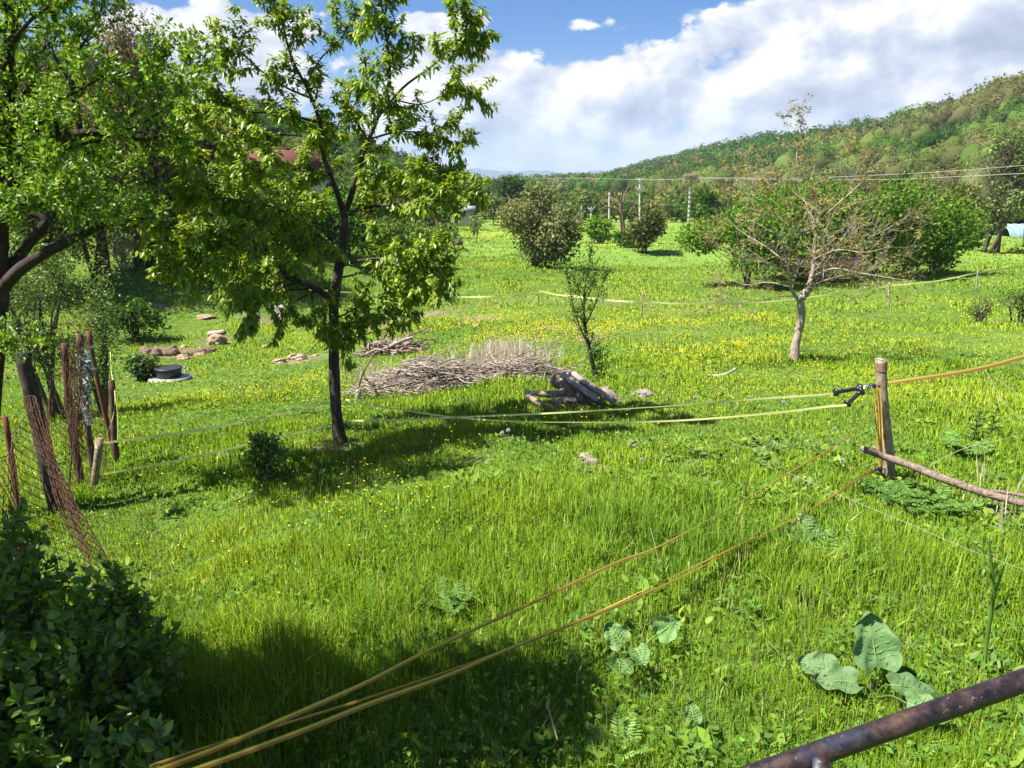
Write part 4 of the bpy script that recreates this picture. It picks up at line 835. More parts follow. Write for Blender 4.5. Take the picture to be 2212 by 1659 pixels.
# ------------------------------------------------------------------ rusty chain link fence and its posts, far left
def chain_fence():
    A = on_ground(-4.15, 5.7); 
    a = P(-60, 790, 5.6); b = P(165, 800, 9.2)
    root = thing('chain_link_fence', 'rusty sagging chain link mesh along the left edge behind the leafy bush', 'fence', on_ground(a[0], a[1]))
    # mesh surface: along the line from near the camera to the posts, leaning to the right at its foot
    near = np.array([-2.75, 3.6]); far = np.array([P(165, 800, 9.3)[0], 9.3]); L = np.linalg.norm(far - near); cell = .06; nu = int(L / cell); nv = 24
    dirn = (far - near) / L; side = np.array([dirn[1], -dirn[0]])
    def pt(u, v):
        s = u * cell; q = near + dirn * s; g = float(terr(q[0], q[1])); h = (nv - v) / nv * 1.12; HH = 1.34
        sag = .10 * math.sin(s * 1.3) + .05 * math.sin(s * 3.7 + v * .3); lean = .42 * (1 - (h / 1.12)) ** 1.2 * (.5 + .5 * math.sin(s * .9 + .5)); hh = h * (1 - .07 * (1 + math.sin(s * 2.1)))
        q = q + side * (lean + sag); return np.array([q[0], q[1], g + hh * HH])
    mb = MB(); segs0 = []; segs1 = []
    Pn = np.array([[pt(u, v) for v in range(nv + 1)] for u in range(nu + 1)])
    for u in range(nu):
        for v in range(nv):
            if (u + v) % 2 == 0: segs0.append(Pn[u, v]); segs1.append(Pn[u + 1, v + 1]); 
            else: segs0.append(Pn[u, v + 1]); segs1.append(Pn[u + 1, v])
    s0 = np.array(segs0); s1 = np.array(segs1); L_ = np.linalg.norm(s1 - s0, axis=1); n = len(s0); d = s1 - s0
    a = nrm(np.cross(nrm(d), rdir(n))); bb = np.cross(nrm(d), a); rings = []
    for c in (s0, s1):
        for q in range(3): ang = q * 2.094; rings.append(c + (a * math.cos(ang) + bb * math.sin(ang)) * .0026)
    v = np.stack(rings, 1).reshape(-1, 3); bs = np.arange(n)[:, None] * 6; mb.add(v, [bs + np.array([q, (q + 1) % 3, 3 + (q + 1) % 3, 3 + q]) for q in range(3)]); mb.build('wire_mesh', M['rustmesh'], root, smooth=False)
    mb = MB(); tube(mb, [Pn[u, 0] + np.array([0, 0, .01]) for u in range(0, nu + 1, 3)], .003, 5); mb.build('top_wire', M['rustmesh'], root)
chain_fence()
def post_px(name, label, x0, y0, x1, y1, Y, r, m='rot_post', cat='post', rough=.12, group=None, top=None, taper=.9, sides=9, bury=.06):
    # from foot (x0,y0) to top (x1,y1) at depth Y
    a = P(x0, y0, Y); g = on_ground(a[0], a[1]); b = P(x1, y1, Y - (0 if top is None else top)); g2 = g - np.array([0, 0, bury])
    mb = MB(); n = max(5, int(np.linalg.norm(b - g) / .12)); bend = np.array([.012, .01, 0]) * np.linalg.norm(b - g)
    path = np.array([g2 + (b - g2) * t + bend * math.sin(t * 3.1 + x0) for t in np.linspace(0, 1, n)]); tube(mb, path, [r, r * (1 + taper) / 2, r * taper], sides, (1, 1, 1), rough)
    return tag(mb.build(name, M[m], base=g), label, cat, group), g, b
post_px('dead_tree_snag', 'thick dark leaning dead trunk behind the rusty mesh, cut off at the top', 118, 1010, 38, 762, 7.6, .085, 'cherry_bark', 'dead tree')
post_px('rotten_post', 'dark rotten wooden post, leftmost of the tall group by the rusty mesh', 166, 1000, 142, 742, 8.6, .045, group='rotten posts by the mesh')
post_px('rotten_post', 'leaning rotten wooden post with torn net hanging on it', 192, 920, 170, 722, 9.3, .045, group='rotten posts by the mesh')
post_px('steel_post', 'reddish painted steel post among the yellow green sapling leaves', 222, 830, 196, 715, 10.6, .035, 'rustred')
post_px('short_post', 'short dark post behind the hanging tape left of the cherry', 243, 915, 238, 822, 9.9, .045, 'rot_post')
post_px('steel_post', 'short rusty steel post at the left edge behind the mesh', 12, 1030, 6, 900, 5.4, .022, 'rustred')
def rusty_roll():
    root_p = on_ground(P(165, 980, 8.4)[0], 8.4); mb = MB()
    for i in range(260):
        t0 = random.random(); a = P(150 + 25 * random.random(), 980 - 230 * t0, 8.4 + random.gauss(0, .08)); b = a + np.array([random.gauss(0, .07), random.gauss(0, .07), random.gauss(.0, .22)])
        b[2] = max(b[2], float(terr(b[0], b[1]))); tube(mb, smooth_path([a, (a + b) / 2 + rdir(1)[0] * .05, b], 2), .0035, 3, cap=False)
    tag(mb.build('wire_bundle', M['rustmesh'], base=root_p), 'rusty bundle of crumpled wire mesh between the rotten posts', 'wire')
    mb = MB(); n = 190; t = rng.random(n); c = np.array([P(178 + 10 * q, 760 + 140 * q, 9.2) for q in t]) + rng.normal(size=(n, 3)) * np.array([.03, .05, .05])
    leaves(mb, c, rdir(n, -.8), rdir(n), .12, .035, pal(n, [(.26, .33, .32), (.20, .29, .28), (.40, .42, .40)], .2), 0)
    tag(mb.build('torn_net', M['straw'], base=on_ground(P(180, 900, 9.2)[0], 9.2), smooth=False), 'torn pale blue green net hanging from a rotten post', 'net')
rusty_roll()

# ------------------------------------------------------------------ fence tapes, posts and gate handles
def ribbon(name, label, pts, width, cat='fence tape', tint=(1, 1, 1), twist=(0.4, 1.0), group=None, seg=10, phase=0.0, mtl=None):
    path = smooth_path(pts, seg); n = len(path); t = nrm(np.gradient(path, axis=0)); up = np.array([0, 0, 1.0])
    side = nrm(np.cross(t, up)); nor = np.cross(side, t); s = np.concatenate([[0], np.cumsum(np.linalg.norm(np.diff(path, axis=0), axis=1))])
    ang = twist[0] * np.sin(s * 1.1 + phase) + twist[0] * .6 * np.sin(s * 2.7 + phase * 2) + twist[1]
    w = (np.cos(ang)[:, None] * side + np.sin(ang)[:, None] * nor) * width / 2
    me = bpy.data.meshes.new(name); V = np.concatenate([path - w, path, path + w]); base = path[0]; V = V - base
    F_ = [(i, i + 1, n + i + 1, n + i) for i in range(n - 1)] + [(n + i, n + i + 1, 2 * n + i + 1, 2 * n + i) for i in range(n - 1)]
    me.from_pydata(V.tolist(), [], F_); uv = me.uv_layers.new(name='UVMap'); vv = {0: 0.0, 1: .5, 2: 1.0}
    for l in me.loops: uv.data[l.index].uv = (s[l.vertex_index % n], vv[l.vertex_index // n])
    a = me.color_attributes.new('Col', 'FLOAT_COLOR', 'POINT')
    for i in range(3 * n): a.data[i].color = (*tint, 1)
    me.materials.append(mtl or M['pale_tape' if tint[2] > 1.1 else 'tape']); o = bpy.data.objects.new(name, me); o.location = base.tolist(); scene.collection.objects.link(o)
    return tag(o, label, cat, group)
PY = 6.9                                  # depth of the gate post
def gate_post():
    g = P(1921, 1038, PY); g = on_ground(g[0], g[1]); pts = [g - np.array([0, 0, .1]), P(1919, 1000, PY), P(1915, 950, PY), P(1908, 890, PY), P(1904, 830, PY), P(1903, 776, PY)]
    root = thing('gate_post', 'barked wooden gate post with black insulators on the right', 'post', g); mb = MB(); path = smooth_path(pts, 6)
    tube(mb, path, [.062, .058, .056, .052, .049, .052], 16, (1, 1, 1), .035); mb.build('pole', M['post_bark'], root)
    mb = MB(); tube(mb, [path[-1] + np.array([0, 0, .001]), path[-1] + np.array([0, 0, .005])], .046, 16); mb.build('cut_end', M['plank'], root)
    mb = MB(); tube(mb, [P(1903, 800, PY) + np.array([0, -.006, 0]), P(1903, 782, PY) + np.array([0, -.006, 0])], [.051, .052], 16, (.95, .62, .5), .02, False); mb.build('stripped_band', M['plank'], root)
    for (x, y) in ((1884, 834), (1896, 887), (1897, 1013)):
        m1 = MB(); c = P(x, y, PY - .05); c2 = P(1906 if y < 1000 else 1914, y, PY - .03)
        tube(m1, [c2, c + (c2 - c) * .3], [.006, .006], 6); v, f = ICO[2]; tube(m1, [c + np.array([-.022, 0, 0]), c + np.array([-.008, 0, 0]), c + np.array([.008, 0, 0]), c + np.array([.024, 0, 0])], [.026, .017, .017, .027], 14)
        ins = m1.build('insulator', M['black_plastic'], root)
        m2 = MB(); ang = np.linspace(0, 2 * np.pi, 17); tube(m2, [c + np.array([-.035 + .026 * math.cos(q), -.02, .014 * math.sin(q)]) for q in ang], .0028, 6); k = m2.build('hook', M['steel'], ins)
gate_post()
def tube_profile(mb, path, rad, sides): # radii per point rather than spread evenly
    n = len(path); tube(mb, path, np.interp(np.linspace(0, 1, n), np.linspace(0, 1, n), rad), sides)
def handle(name, label, x0, y0, x1, y1, Y0, Y1, hook_to):
    a = P(x0, y0, Y0); b = P(x1, y1, Y1); d = (b - a); L = np.linalg.norm(d); root = thing(name, label, 'gate handle', a, 'black gate handles'); mb = MB()
    prof = [(0, .012), (.02, .030), (.06, .034), (.10, .030), (.13, .016), (.20, .0165), (.22, .0148), (.30, .0165), (.32, .0148), (.40, .0165), (.42, .0148), (.50, .0165), (.52, .0148), (.60, .0165), (.62, .0148), (.70, .0165), (.72, .0148), (.80, .0165), (.84, .020), (.88, .036), (.93, .038), (.97, .034), (1.0, .012)]
    path = np.array([a + d * t for t, _ in prof]); tube_profile(mb, path, [r * 1.18 for _, r in prof], 20); mb.build('grip', M['black_plastic'], root)
    m2 = MB(); h = hook_to; mid = (b + h) / 2 + np.array([0, -.01, .022]); tube(m2, smooth_path([b, mid, h, h + np.array([-.01, 0, -.014]), (b + h) / 2 + np.array([0, -.01, -.004])], 5), .0030, 7); m2.build('hook', M['steel'], root)
H1 = P(1880, 834, PY - .06)
handle('spring_gate', 'upper black gate handle hooked near the wooden gate post', 1801, 848, 1862, 838, PY - .10, PY - .08, H1)
handle('spring_gate', 'lower black gate handle hanging slanted under the other one', 1829, 874, 1862, 843, PY - .16, PY - .10, H1)
# tapes
CB = G(737, 958); T_ = lambda dx, dy, Y: P(dx, dy, Y)
tA, tB = P(742, 900, CB[1]), P(1800, 850, PY - .1)
def along(px, A, B): return [plane_pt(x, y, A, B) for x, y in px]
ribbon('fence_tape', 'pale yellow tape ending at the upper gate handle', along([(742, 909), (880, 907), (1000, 901), (1200, 892), (1400, 880), (1500, 873), (1660, 860), (1760, 854), (1800, 850)], tA, tB), .020, twist=(.35, 1.35), tint=(1.0, 1.12, 1.25))
ribbon('fence_tape', 'pale yellow tape ending at the lower slanted gate handle', along([(742, 862), (800, 875), (860, 884), (960, 899), (1080, 909), (1200, 912), (1400, 911), (1550, 903), (1700, 889), (1780, 879), (1829, 875)], tA, P(1829, 875, PY - .16)), .020, twist=(.35, 1.35), tint=(1.0, 1.12, 1.25), phase=1.3)
lp = post_px('fence_post', 'short pale barked fence post in the shade at left, holding two tapes', 206, 1088, 214, 948, 8.25, .040, 'post_bark', 'post', .14, taper=1.15)
LB = P(222, 956, 8.2)
ribbon('fence_tape', 'yellow tape from the short left post to the cherry trunk, upper one', along([(224, 957), (330, 943), (460, 924), (600, 895), (660, 881), (728, 866)], LB, P(728, 866, CB[1])), .030, twist=(.3, 1.3), tint=(1.0, 1.1, 1.2))
ribbon('fence_tape', 'thin yellow tape from the short left post to the cherry trunk, lower one', along([(224, 1024), (330, 1005), (420, 987), (560, 954), (660, 931), (728, 915)], LB, P(728, 915, CB[1])), .022, twist=(.3, 1.3), tint=(1.0, 1.1, 1.2))
ribbon('fence_tape', 'slack yellow tape rising from the short left post to the dark short post', [P(224, 957, 8.2), P(236, 925, 8.5), P(246, 890, 9.2), P(248, 850, 9.8), P(240, 800, 10.4), P(238, 760, 11)], .022, twist=(.5, 1.0), tint=(1.0, 1.1, 1.2))
ribbon('fence_tape', 'loose yellow tape end hanging beside the dark short post', [P(249, 860, 9.7), P(254, 900, 9.6), P(254, 950, 9.5)], .02, twist=(.5, 1.0), tint=(1.0, 1.1, 1.2))
nE = P(330, 1690, 2.35); pE = P(1890, 900, PY - .06); pL = P(1893, 1012, PY - .08)
ribbon('fence_tape', 'orange and yellow tape across the foreground, topmost, rising to the middle insulator', along([(330, 1668), (480, 1612), (640, 1542), (780, 1480), (900, 1418), (1040, 1352), (1150, 1302), (1330, 1216), (1420, 1182), (1560, 1106), (1700, 1024), (1810, 958), (1888, 890)], nE, pE), .030, twist=(.22, 1.2), phase=.4)
ribbon('fence_tape', 'orange and yellow tape across the foreground, middle one of three', along([(322, 1656), (480, 1604), (640, 1556), (800, 1506), (1000, 1438), (1150, 1378), (1290, 1322), (1420, 1260), (1490, 1228), (1600, 1176), (1700, 1128), (1800, 1070), (1860, 1026), (1893, 1006)], nE + np.array([0, .03, 0]), pL), .028, twist=(.35, 1.0), phase=2.0)
ribbon('fence_tape', 'orange and yellow tape across the foreground, lowest, rising to the bottom insulator', along([(370, 1680), (520, 1628), (660, 1576), (800, 1520), (960, 1462), (1100, 1402), (1290, 1326), (1380, 1288), (1490, 1238), (1620, 1170), (1720, 1118), (1820, 1060), (1894, 1010)], nE + np.array([0, -.05, 0]), pL), .028, twist=(.3, 1.25), phase=.2)
ribbon('fence_tape', 'broad yellow and orange tape running right from the gate post', along([(1916, 828), (1960, 821), (2060, 806), (2140, 790), (2212, 770), (2330, 742)], P(1912, 829, PY), P(2212, 770, 5.4)), .034, twist=(.12, 1.25), phase=1.0)
for k, (a, tw) in enumerate(((1887, .3), (1899, .9), (1893, 1.6))):
    ribbon('hanging_tape', ['orange tape strand hanging down the left side of the gate post', 'yellow tape strand hanging close against the gate post', 'twisted tape strand between the two others on the gate post'][k], [P(a, 838, PY - .08), P(a + 4, 880, PY - .09), P(a + 6, 930, PY - .10), P(a + 8, 975, PY - .12), P(1900 + k * 3, 1008, PY - .14)], .017, twist=(.5, tw), phase=k, tint=(1.1, 1, .8))
# far fence line
FP = [('thin dark metal fence stake in the far tape line, behind the cherry crown', 937, 672, 936, 636, .012, 'rot_post'), ('thin dark metal fence stake in the far tape line, left of the thorny sapling', 1163, 662, 1162, 626, .014, 'rot_post'), ('crooked pale wooden stake in the far tape line, right of the thorny sapling', 1386, 684, 1389, 630, .030, 'post_bark'),
      ('pale wooden stake in the far tape line, right of the walnut', 1920, 664, 1921, 610, .034, 'dead_wood'), ('crooked dark stake in the far tape line, nearest the right edge', 2109, 626, 2112, 585, .035, 'dead_wood')]
tops = []
for (lab, x0, y0, x1, y1, r, m) in FP:
    g = G(x0, y0); post_px('fence_stake', lab, x0, y0, x1, y1, g[1], r, m, 'stake', .15, 'stakes of the far tape fence', sides=7); tops.append(g[1])
Yf = dict(zip((937, 1163, 1386, 1920, 2109), tops)); Yi = lambda x: float(np.interp(x, list(Yf), list(Yf.values())))
def far_tape(label, px, w=.07): ribbon('fence_tape', label, [P(x, y, Yi(x) - .05) for x, y in px], w, twist=(.2, 1.3), tint=(.95, 1.15, 1.6), seg=6)
far_tape('far yellow tape running from the thin stakes past the walnut to the right edge', [(640, 622), (760, 632), (937, 640), (1060, 641), (1163, 632), (1290, 646), (1386, 653), (1520, 656), (1640, 653), (1740, 643), (1830, 630), (1920, 618), (2030, 606), (2109, 590), (2230, 572)])
far_tape('second far yellow tape, slack, dipping behind the crooked pale stake', [(1163, 628), (1210, 638), (1300, 647), (1386, 651), (1480, 656), (1560, 656)], .04)

# ------------------------------------------------------------------ branch on the post, railing
def logm(mb, pts, rad, sides=12, rough=.10, col=(1, 1, 1), k=6): tube(mb, smooth_path(pts, k), rad, sides, col, rough)
mb = MB(); logm(mb, [P(1862, 968, 6.62), P(1905, 985, 6.7), P(1960, 1003, 6.6), P(2040, 1035, 6.4), P(2120, 1062, 6.2), P(2212, 1088, 6.0), P(2330, 1110, 5.8)], [.028, .034, .036, .034, .032], 12, col=(.62, .55, .49))
logm(mb, [P(1885, 965, 7.05), P(1920, 982, 6.95), P(1960, 1003, 6.62)], [.018, .022, .024], 9, col=(.6, .52, .46)); logm(mb, [P(2120, 1062, 6.2), P(2160, 1062, 6.15), P(2230, 1074, 6.0), P(2330, 1090, 5.9)], [.018, .016, .014], 8, col=(.6, .52, .46))
tag(mb.build('forked_branch', M['dead_wood'], base=P(1905, 985, 6.7)), 'long forked grey branch propped against the gate post', 'branch')
a, b = P(1480, 1729, 1.18), P(2420, 1396, 1.38)
root = thing('railing', 'rusty railing with flaking blue paint in the bottom right corner', 'railing', on_ground(a[0], a[1] + .02)); mb = MB(); tube(mb, [a + (b - a) * t for t in np.linspace(0, 1, 40)], .0215, 24, (1, 1, 1), .006); mb.build('top_rail', M['pipe'], root)
mb = MB(); c = P(1775, 1625, 1.215); tube(mb, [c + np.array([0, 0, -.012]), np.array([c[0], c[1], float(terr(c[0], c[1])) - .05])], .017, 16); mb.build('upright', M['pipe'], root)

# ------------------------------------------------------------------ wood heaps, stones, drain
def mound_sticks(name, label, cx, cy, rx, ry, h, n, m, lr=(.25, .7), r=(.004, .011), orient=0.0):
    c = on_ground(cx, cy); mb = MB()
    for i in range(n):
        a = random.random() * 6.283; q = math.sqrt(random.random()); x = q * math.cos(a) * rx; y = q * math.sin(a) * ry; z = h * (1 - q ** 2.2) * (.15 + .9 * random.random()) * (.45 + 1.2 * float(fbm(np.array([(cx + x) * 1.4]), np.array([(cy + y) * 1.4]))[0])); L = random.uniform(*lr)
        th = orient + random.gauss(0, .75); d = np.array([math.cos(th), math.sin(th), random.gauss(-.05, .22)]); d = nrm(d); p = on_ground(cx + x, cy + y) + np.array([0, 0, z + .01])
        rr = random.uniform(*r); s = random.uniform(.55, 1.3); a0 = p - d * L / 2; b0 = p + d * L / 2; a0[2] = max(a0[2], float(terr(a0[0], a0[1])) + .005); b0[2] = max(b0[2], float(terr(b0[0], b0[1])) + .005)
        tube(mb, smooth_path([a0, p + rdir(1)[0] * L * .08, b0], 2), [rr, rr * .6], 5, (s, s * .96, s * .93))
    for i in range(int(n / 28)):
        a = random.random() * 6.283; q = .8 * math.sqrt(random.random()); p = on_ground(cx + q * math.cos(a) * rx, cy + q * math.sin(a) * ry) + np.array([0, 0, h * (1 - q * q) * .8]); th = orient + random.gauss(0, .9); d = nrm(np.array([math.cos(th), math.sin(th), random.uniform(-.15, .55)])); L = random.uniform(.7, 1.35) * lr[1] / .7; s = random.uniform(.5, 1.1)
        m_ = p + d * L * .45 + rdir(1)[0] * L * .09; tube(mb, smooth_path([p - d * L * .3, p, m_, p + d * L * .8], 3), [r[1] * 1.5, r[1] * .5], 6, (s, s * .95, s * .9), .1)
        e = m_ + nrm(d + rdir(1)[0] * .8) * L * .3; tube(mb, [m_, e], [r[1] * .7, r[1] * .3], 4, (s, s * .95, s * .9))
    return mb, c
bp = G(960, 845)
x0 = G(775, 850); x1 = G(1060, 842)
mb, c = mound_sticks('b', '', (x0[0] + x1[0]) / 2, (x0[1] + x1[1]) / 2 + .55, (x1[0] - x0[0]) / 2 * 1.02, .75, .50, 1500, 'dead_wood'); tag(mb.build('brush_pile', M['dead_wood'], base=c), 'long low heap of grey brown twigs in the middle of the meadow', 'brush pile')
x2 = G(1120, 820)
mb, c = mound_sticks('b', '', x2[0], x2[1] + .5, 1.0, .6, .38, 560, 'dead_wood'); tag(mb.build('brush_pile', M['dead_wood'], base=c), 'smaller twig heap with dry grass growing through it, right of the long heap', 'brush pile')
def dry_tuft(label, cx, cy, rx, ry, n, h, colr=((.46, .38, .26), (.38, .30, .20), (.52, .46, .34))):
    mb = MB(); x = cx + rng.normal(size=n) * rx; y = cy + rng.normal(size=n) * ry; p = np.stack([x, y, terr(x, y)], 1); d = rdir(n) * .25 + np.array([0, 0, 1.0]); L = h * (.4 + .8 * rng.random(n)); leaves(mb, p, d, rdir(n), L, .009 + 0 * L, pal(n, colr, .2), 0, 0, .12)
    tag(mb.build('dry_grass', M['straw'], smooth=False, base=on_ground(cx, cy)), label, 'dry grass', kind='stuff')
q = G(1085, 800); dry_tuft('pale dry grass standing in the smaller twig heap', q[0], q[1] + .45, .42, .28, 1500, .62, ((.56, .48, .36), (.48, .40, .29), (.64, .58, .46)))
q = G(840, 845); dry_tuft('dry stalks around the left end of the long twig heap', q[0] - .5, q[1] + .6, .35, .3, 160, .7)
q = G(1300, 740); dry_tuft('thin pale dry stalks right of the twig heap', q[0], q[1], 1.8, .8, 240, .35)
q = G(1230, 660); dry_tuft('pale dry grass along the far tape line', q[0], q[1], 4.0, .8, 900, .35)
q = G(2190, 1150); dry_tuft('dry grey stalks at the right edge below the branch', q[0] + .15, q[1], .22, .4, 90, .42)
def snag(name, label, px, m, cat, group=None, rough=.12, sides=12, base_i=0, kk=6, col=(1, 1, 1)):
    # px: list of branches, each list of (dx,dy,Y,r)
    mb = MB(); first = None
    for br in px:
        pts = [P(a, b, Y) for a, b, Y, r in br]; first = first if first is not None else pts[base_i]; logm(mb, pts, [r for *_, r in br], sides, rough, col, kk)
    return tag(mb.build(name, M[m], base=first), label, cat, group)
Yl = G(1235, 880)[1]
snag('hollow_stump', 'thick dark rotten root stump lying in the log heap', [[(1222, 822, Yl + .45, .13), (1235, 840, Yl + .3, .17), (1262, 858, Yl + .15, .18), (1300, 874, Yl + .02, .12)], [(1195, 818, Yl + .5, .08), (1222, 835, Yl + .4, .13), (1250, 850, Yl + .3, .13)], [(1240, 862, Yl + .1, .10), (1215, 868, Yl, .07), (1200, 885, Yl - .05, .04)]], 'rot_wood', 'stump', None, .34, 18)
snag('root_branch', 'grey forked root reaching left out of the log heap', [[(1135, 848, Yl + .2, .035), (1165, 850, Yl + .1, .045), (1195, 852, Yl + .1, .055), (1222, 846, Yl + .1, .06)], [(1190, 851, Yl + .08, .045), (1205, 868, Yl, .04), (1212, 882, Yl - .08, .03)], [(1136, 852, Yl + .15, .03), (1160, 868, Yl + .0, .045), (1185, 882, Yl - .1, .045), (1204, 895, Yl - .15, .03)]], 'dead_wood', 'root', col=(.9, .78, .7))
def plank_px(label, x0, y0, Y0, x1, y1, Y1, w, t, name='plank', m='plank', up=(0, -.5, 1)):
    a = P(x0, y0, Y0); b = P(x1, y1, Y1); d = b - a; L = np.linalg.norm(d); Rm = frame(d, up); mb = MB(); n = 9; prof = np.array([[-.5, -.5], [.5, -.5], [.5, .2], [.35, .5], [-.4, .5], [-.5, .3]]); rings = []
    for i in range(n):
        s = i / (n - 1); jx = .9 + .2 * random.random(); rings.append(np.array([a + Rm[:, 0] * L * s + Rm[:, 1] * q[0] * w * jx + Rm[:, 2] * q[1] * t * (1 + .25 * random.random()) for q in prof]))
    v = np.concatenate(rings); k = len(prof); f = np.array([[i * k + j, i * k + (j + 1) % k, (i + 1) * k + (j + 1) % k, (i + 1) * k + j] for i in range(n - 1) for j in range(k)]); mb.add(v, [f, np.arange(k)[::-1][None], (np.arange(k) + (n - 1) * k)[None]])
    return tag(mb.build(name, M[m], base=a, smooth=False), label, name.replace('_', ' '))
plank_px('long pale grey weathered plank leaning over the log heap, upper one', 1232, 804, Yl + .20, 1328, 868, Yl - .30, .085, .05)
plank_px('pale split plank beneath the long one on the log heap', 1214, 808, Yl + .18, 1292, 864, Yl - .22, .10, .04)
snag('root_branch', 'short brown jagged stump behind the planks at the right of the log heap', [[(1290, 848, Yl + .5, .09), (1310, 852, Yl + .45, .10), (1330, 862, Yl + .4, .06), (1355, 868, Yl + .38, .03)], [(1310, 850, Yl + .45, .05), (1312, 835, Yl + .45, .03)]], 'rot_wood', 'root', None, .25)
def rock(label, dx, dy, wpx, hpx, seed, m='stone', col=(1, 1, 1), name='rock', group=None, depth=1.0, yaw=0):
    g = G(dx, dy); d = np.linalg.norm(g - CAM); mb = MB(); r = wpx / F * d / 2; h = hpx / F * d * .5; blob(mb, g + np.array([0, r * .5, h * .22]), (r, r * depth, h), seed, .42, 1.9, 4, col); return tag(mb.build(name, M[m], base=g), label, 'rock', group)
rock('pale grey broken boulder lying alone right of the log heap', 1390, 858, 44, 28, 1, col=(.9, .9, .95))
rock('flat rounded sandstone, lowest of the stones left of the cherry trunk', 602, 784, 27, 14, 2, col=(1.3, 1.2, 1.1))
rock('rounded sandstone left one of the touching pair near the cherry trunk', 631, 776, 20, 18, 3, col=(1.3, 1.2, 1.1))
rock('rounded sandstone right one of the touching pair near the cherry trunk', 650, 777, 26, 18, 4, col=(1.3, 1.2, 1.1))
rock('small pale stone right of the touching pair', 680, 771, 15, 9, 5, col=(1.1, 1.0, .9))
rock('small tan stone left of the drain beyond the tall boulder', 572, 752, 15, 10, 6, col=(1.1, .9, .75))
rock('tilted tan sandstone boulder below the short beam', 465, 745, 36, 34, 7, col=(1.15, .95, .8))
rock('flat tan slab half buried at the left end of the beams', 440, 688, 34, 11, 8, col=(1.1, .85, .75))
rock('small pale stone at the near right side of the dirt heap', 428, 768, 24, 9, 9, col=(1.2, 1, .85))
rock('tan stone at the foot of the dirt heap', 393, 776, 24, 14, 10, col=(1.2, 1, .8))
rock('small stone above the dirt heap', 396, 752, 14, 9, 11, col=(1.3, 1.1, .9))
rock('grey stone by the bare soil right of the cherry', 870, 726, 11, 9, 12, col=(.9, .85, .75))
rock('brown stone beside the grey one right of the cherry', 889, 722, 13, 9, 13, col=(.7, .6, .45))
rock('pale stone left of the brown wood heap, close to the cherry', 792, 706, 9, 8, 14, col=(1, .9, .8))
rock('tan stone at the right end of the bare soil', 1028, 706, 16, 9, 17, col=(1.1, .9, .75))
rock('flat buried stone right of the cherry trunk, at the tip of the wood heap', 800, 791, 16, 7, 18, col=(1.2, 1.05, .85))
g = G(350, 768); mb = MB(); 
for k in range(22): blob(mb, on_ground(g[0] + random.gauss(0, .42), g[1] + .25 + random.gauss(0, .2), .03), (.10 + .22 * random.random(), .10 + .18 * random.random(), .07 + .17 * random.random()), 20 + k, .6, 2.6, 3)
tag(mb.build('dirt_heap', M['soil'], base=g), 'dark heap of dug up soil left of the boulders', 'dirt heap')
Yw = G(600, 690)[1]
plank_px('grey beam lying across the top of the tilted boulder', 450, 722, G(465, 735)[1], 486, 717, G(465, 735)[1], .18, .14, 'beam')
plank_px('dark old beam half hidden under the cherry leaves', 482, 674, Yw + .4, 560, 682, Yw + .2, .22, .18, 'beam', 'dead_wood')
plank_px('thick reddish beam end beside the dark old beam', 462, 684, Yw + .2, 540, 692, Yw, .2, .14, 'beam', 'dead_wood')
plank_px('pale grey plank leaning down to the right behind the cherry leaves', 594, 662, Yw + .5, 612, 690, Yw + .1, .22, .12, 'plank')
plank_px('dark plank stub standing beside the leaning pale plank', 604, 662, Yw + .7, 622, 684, Yw + .5, .22, .16, 'plank', 'dead_wood')
# the far wood heap right of the cherry trunk
Yq = G(845, 768)[1]
mb, c = mound_sticks('w', '', P(845, 765, Yq)[0], Yq + .5, .85, .5, .34, 240, 'rot_wood', (.3, .8), (.010, .028), .3); tag(mb.build('brush_pile', M['rot_wood'], base=c), 'dark heap of old wood right of the cherry trunk', 'wood pile')
snag('log', 'round cut log end at the left of the dark wood heap', [[(801, 748, Yq + .35, .11), (818, 744, Yq + .8, .11)]], 'dead_wood', 'log', None, .06)
snag('log', 'pale forked log lying across the dark wood heap', [[(832, 755, Yq + .2, .05), (855, 742, Yq + .25, .06), (880, 732, Yq + .35, .05), (892, 730, Yq + .4, .04)], [(850, 745, Yq + .25, .045), (858, 732, Yq + .4, .035)]], 'plank', 'log')
snag('log', 'dark log running down the right side of the dark wood heap', [[(872, 742, Yq + .5, .09), (900, 752, Yq + .4, .08)]], 'rot_wood', 'log')
snag('log', 'grey branch sticking out in front of the dark wood heap', [[(790, 765, Yq - .05, .03), (815, 755, Yq + .1, .035), (840, 762, Yq, .03)], [(845, 768, Yq - .1, .02), (870, 752, Yq + .1, .025)]], 'dead_wood', 'branch')
Yb = G(775, 862)[1]
snag('stick', 'dark thin stick standing up at the left end of the long twig heap', [[(776, 832, Yb + .1, .018), (785, 805, Yb + .1, .014), (800, 780, Yb + .1, .010), (806, 768, Yb + .1, .006)]], 'brown_bark', 'stick')
snag('stump', 'small grey stump at the left foot of the long twig heap', [[(774, 864, Yb, .06), (775, 850, Yb, .055), (773, 842, Yb, .05)]], 'dead_wood', 'stump', None, .2)
snag('stick', 'pale stick poking out of the right end of the smaller twig heap', [[(1172, 776, G(1185, 800)[1] + .3, .018), (1186, 786, G(1185, 800)[1] + .2, .02), (1200, 800, G(1185, 800)[1], .018)]], 'plank', 'stick')
g = G(1560, 820); snag('stick', 'broken dead branch lying in the grass between log heap and gate post', [[(1530, 812, g[1] + .2, .03), (1555, 812, g[1] + .1, .035), (1575, 805, g[1] + .15, .025), (1590, 796, g[1] + .3, .02)], [(1545, 814, g[1] + .1, .02), (1560, 822, g[1], .02)]], 'dead_wood', 'branch')
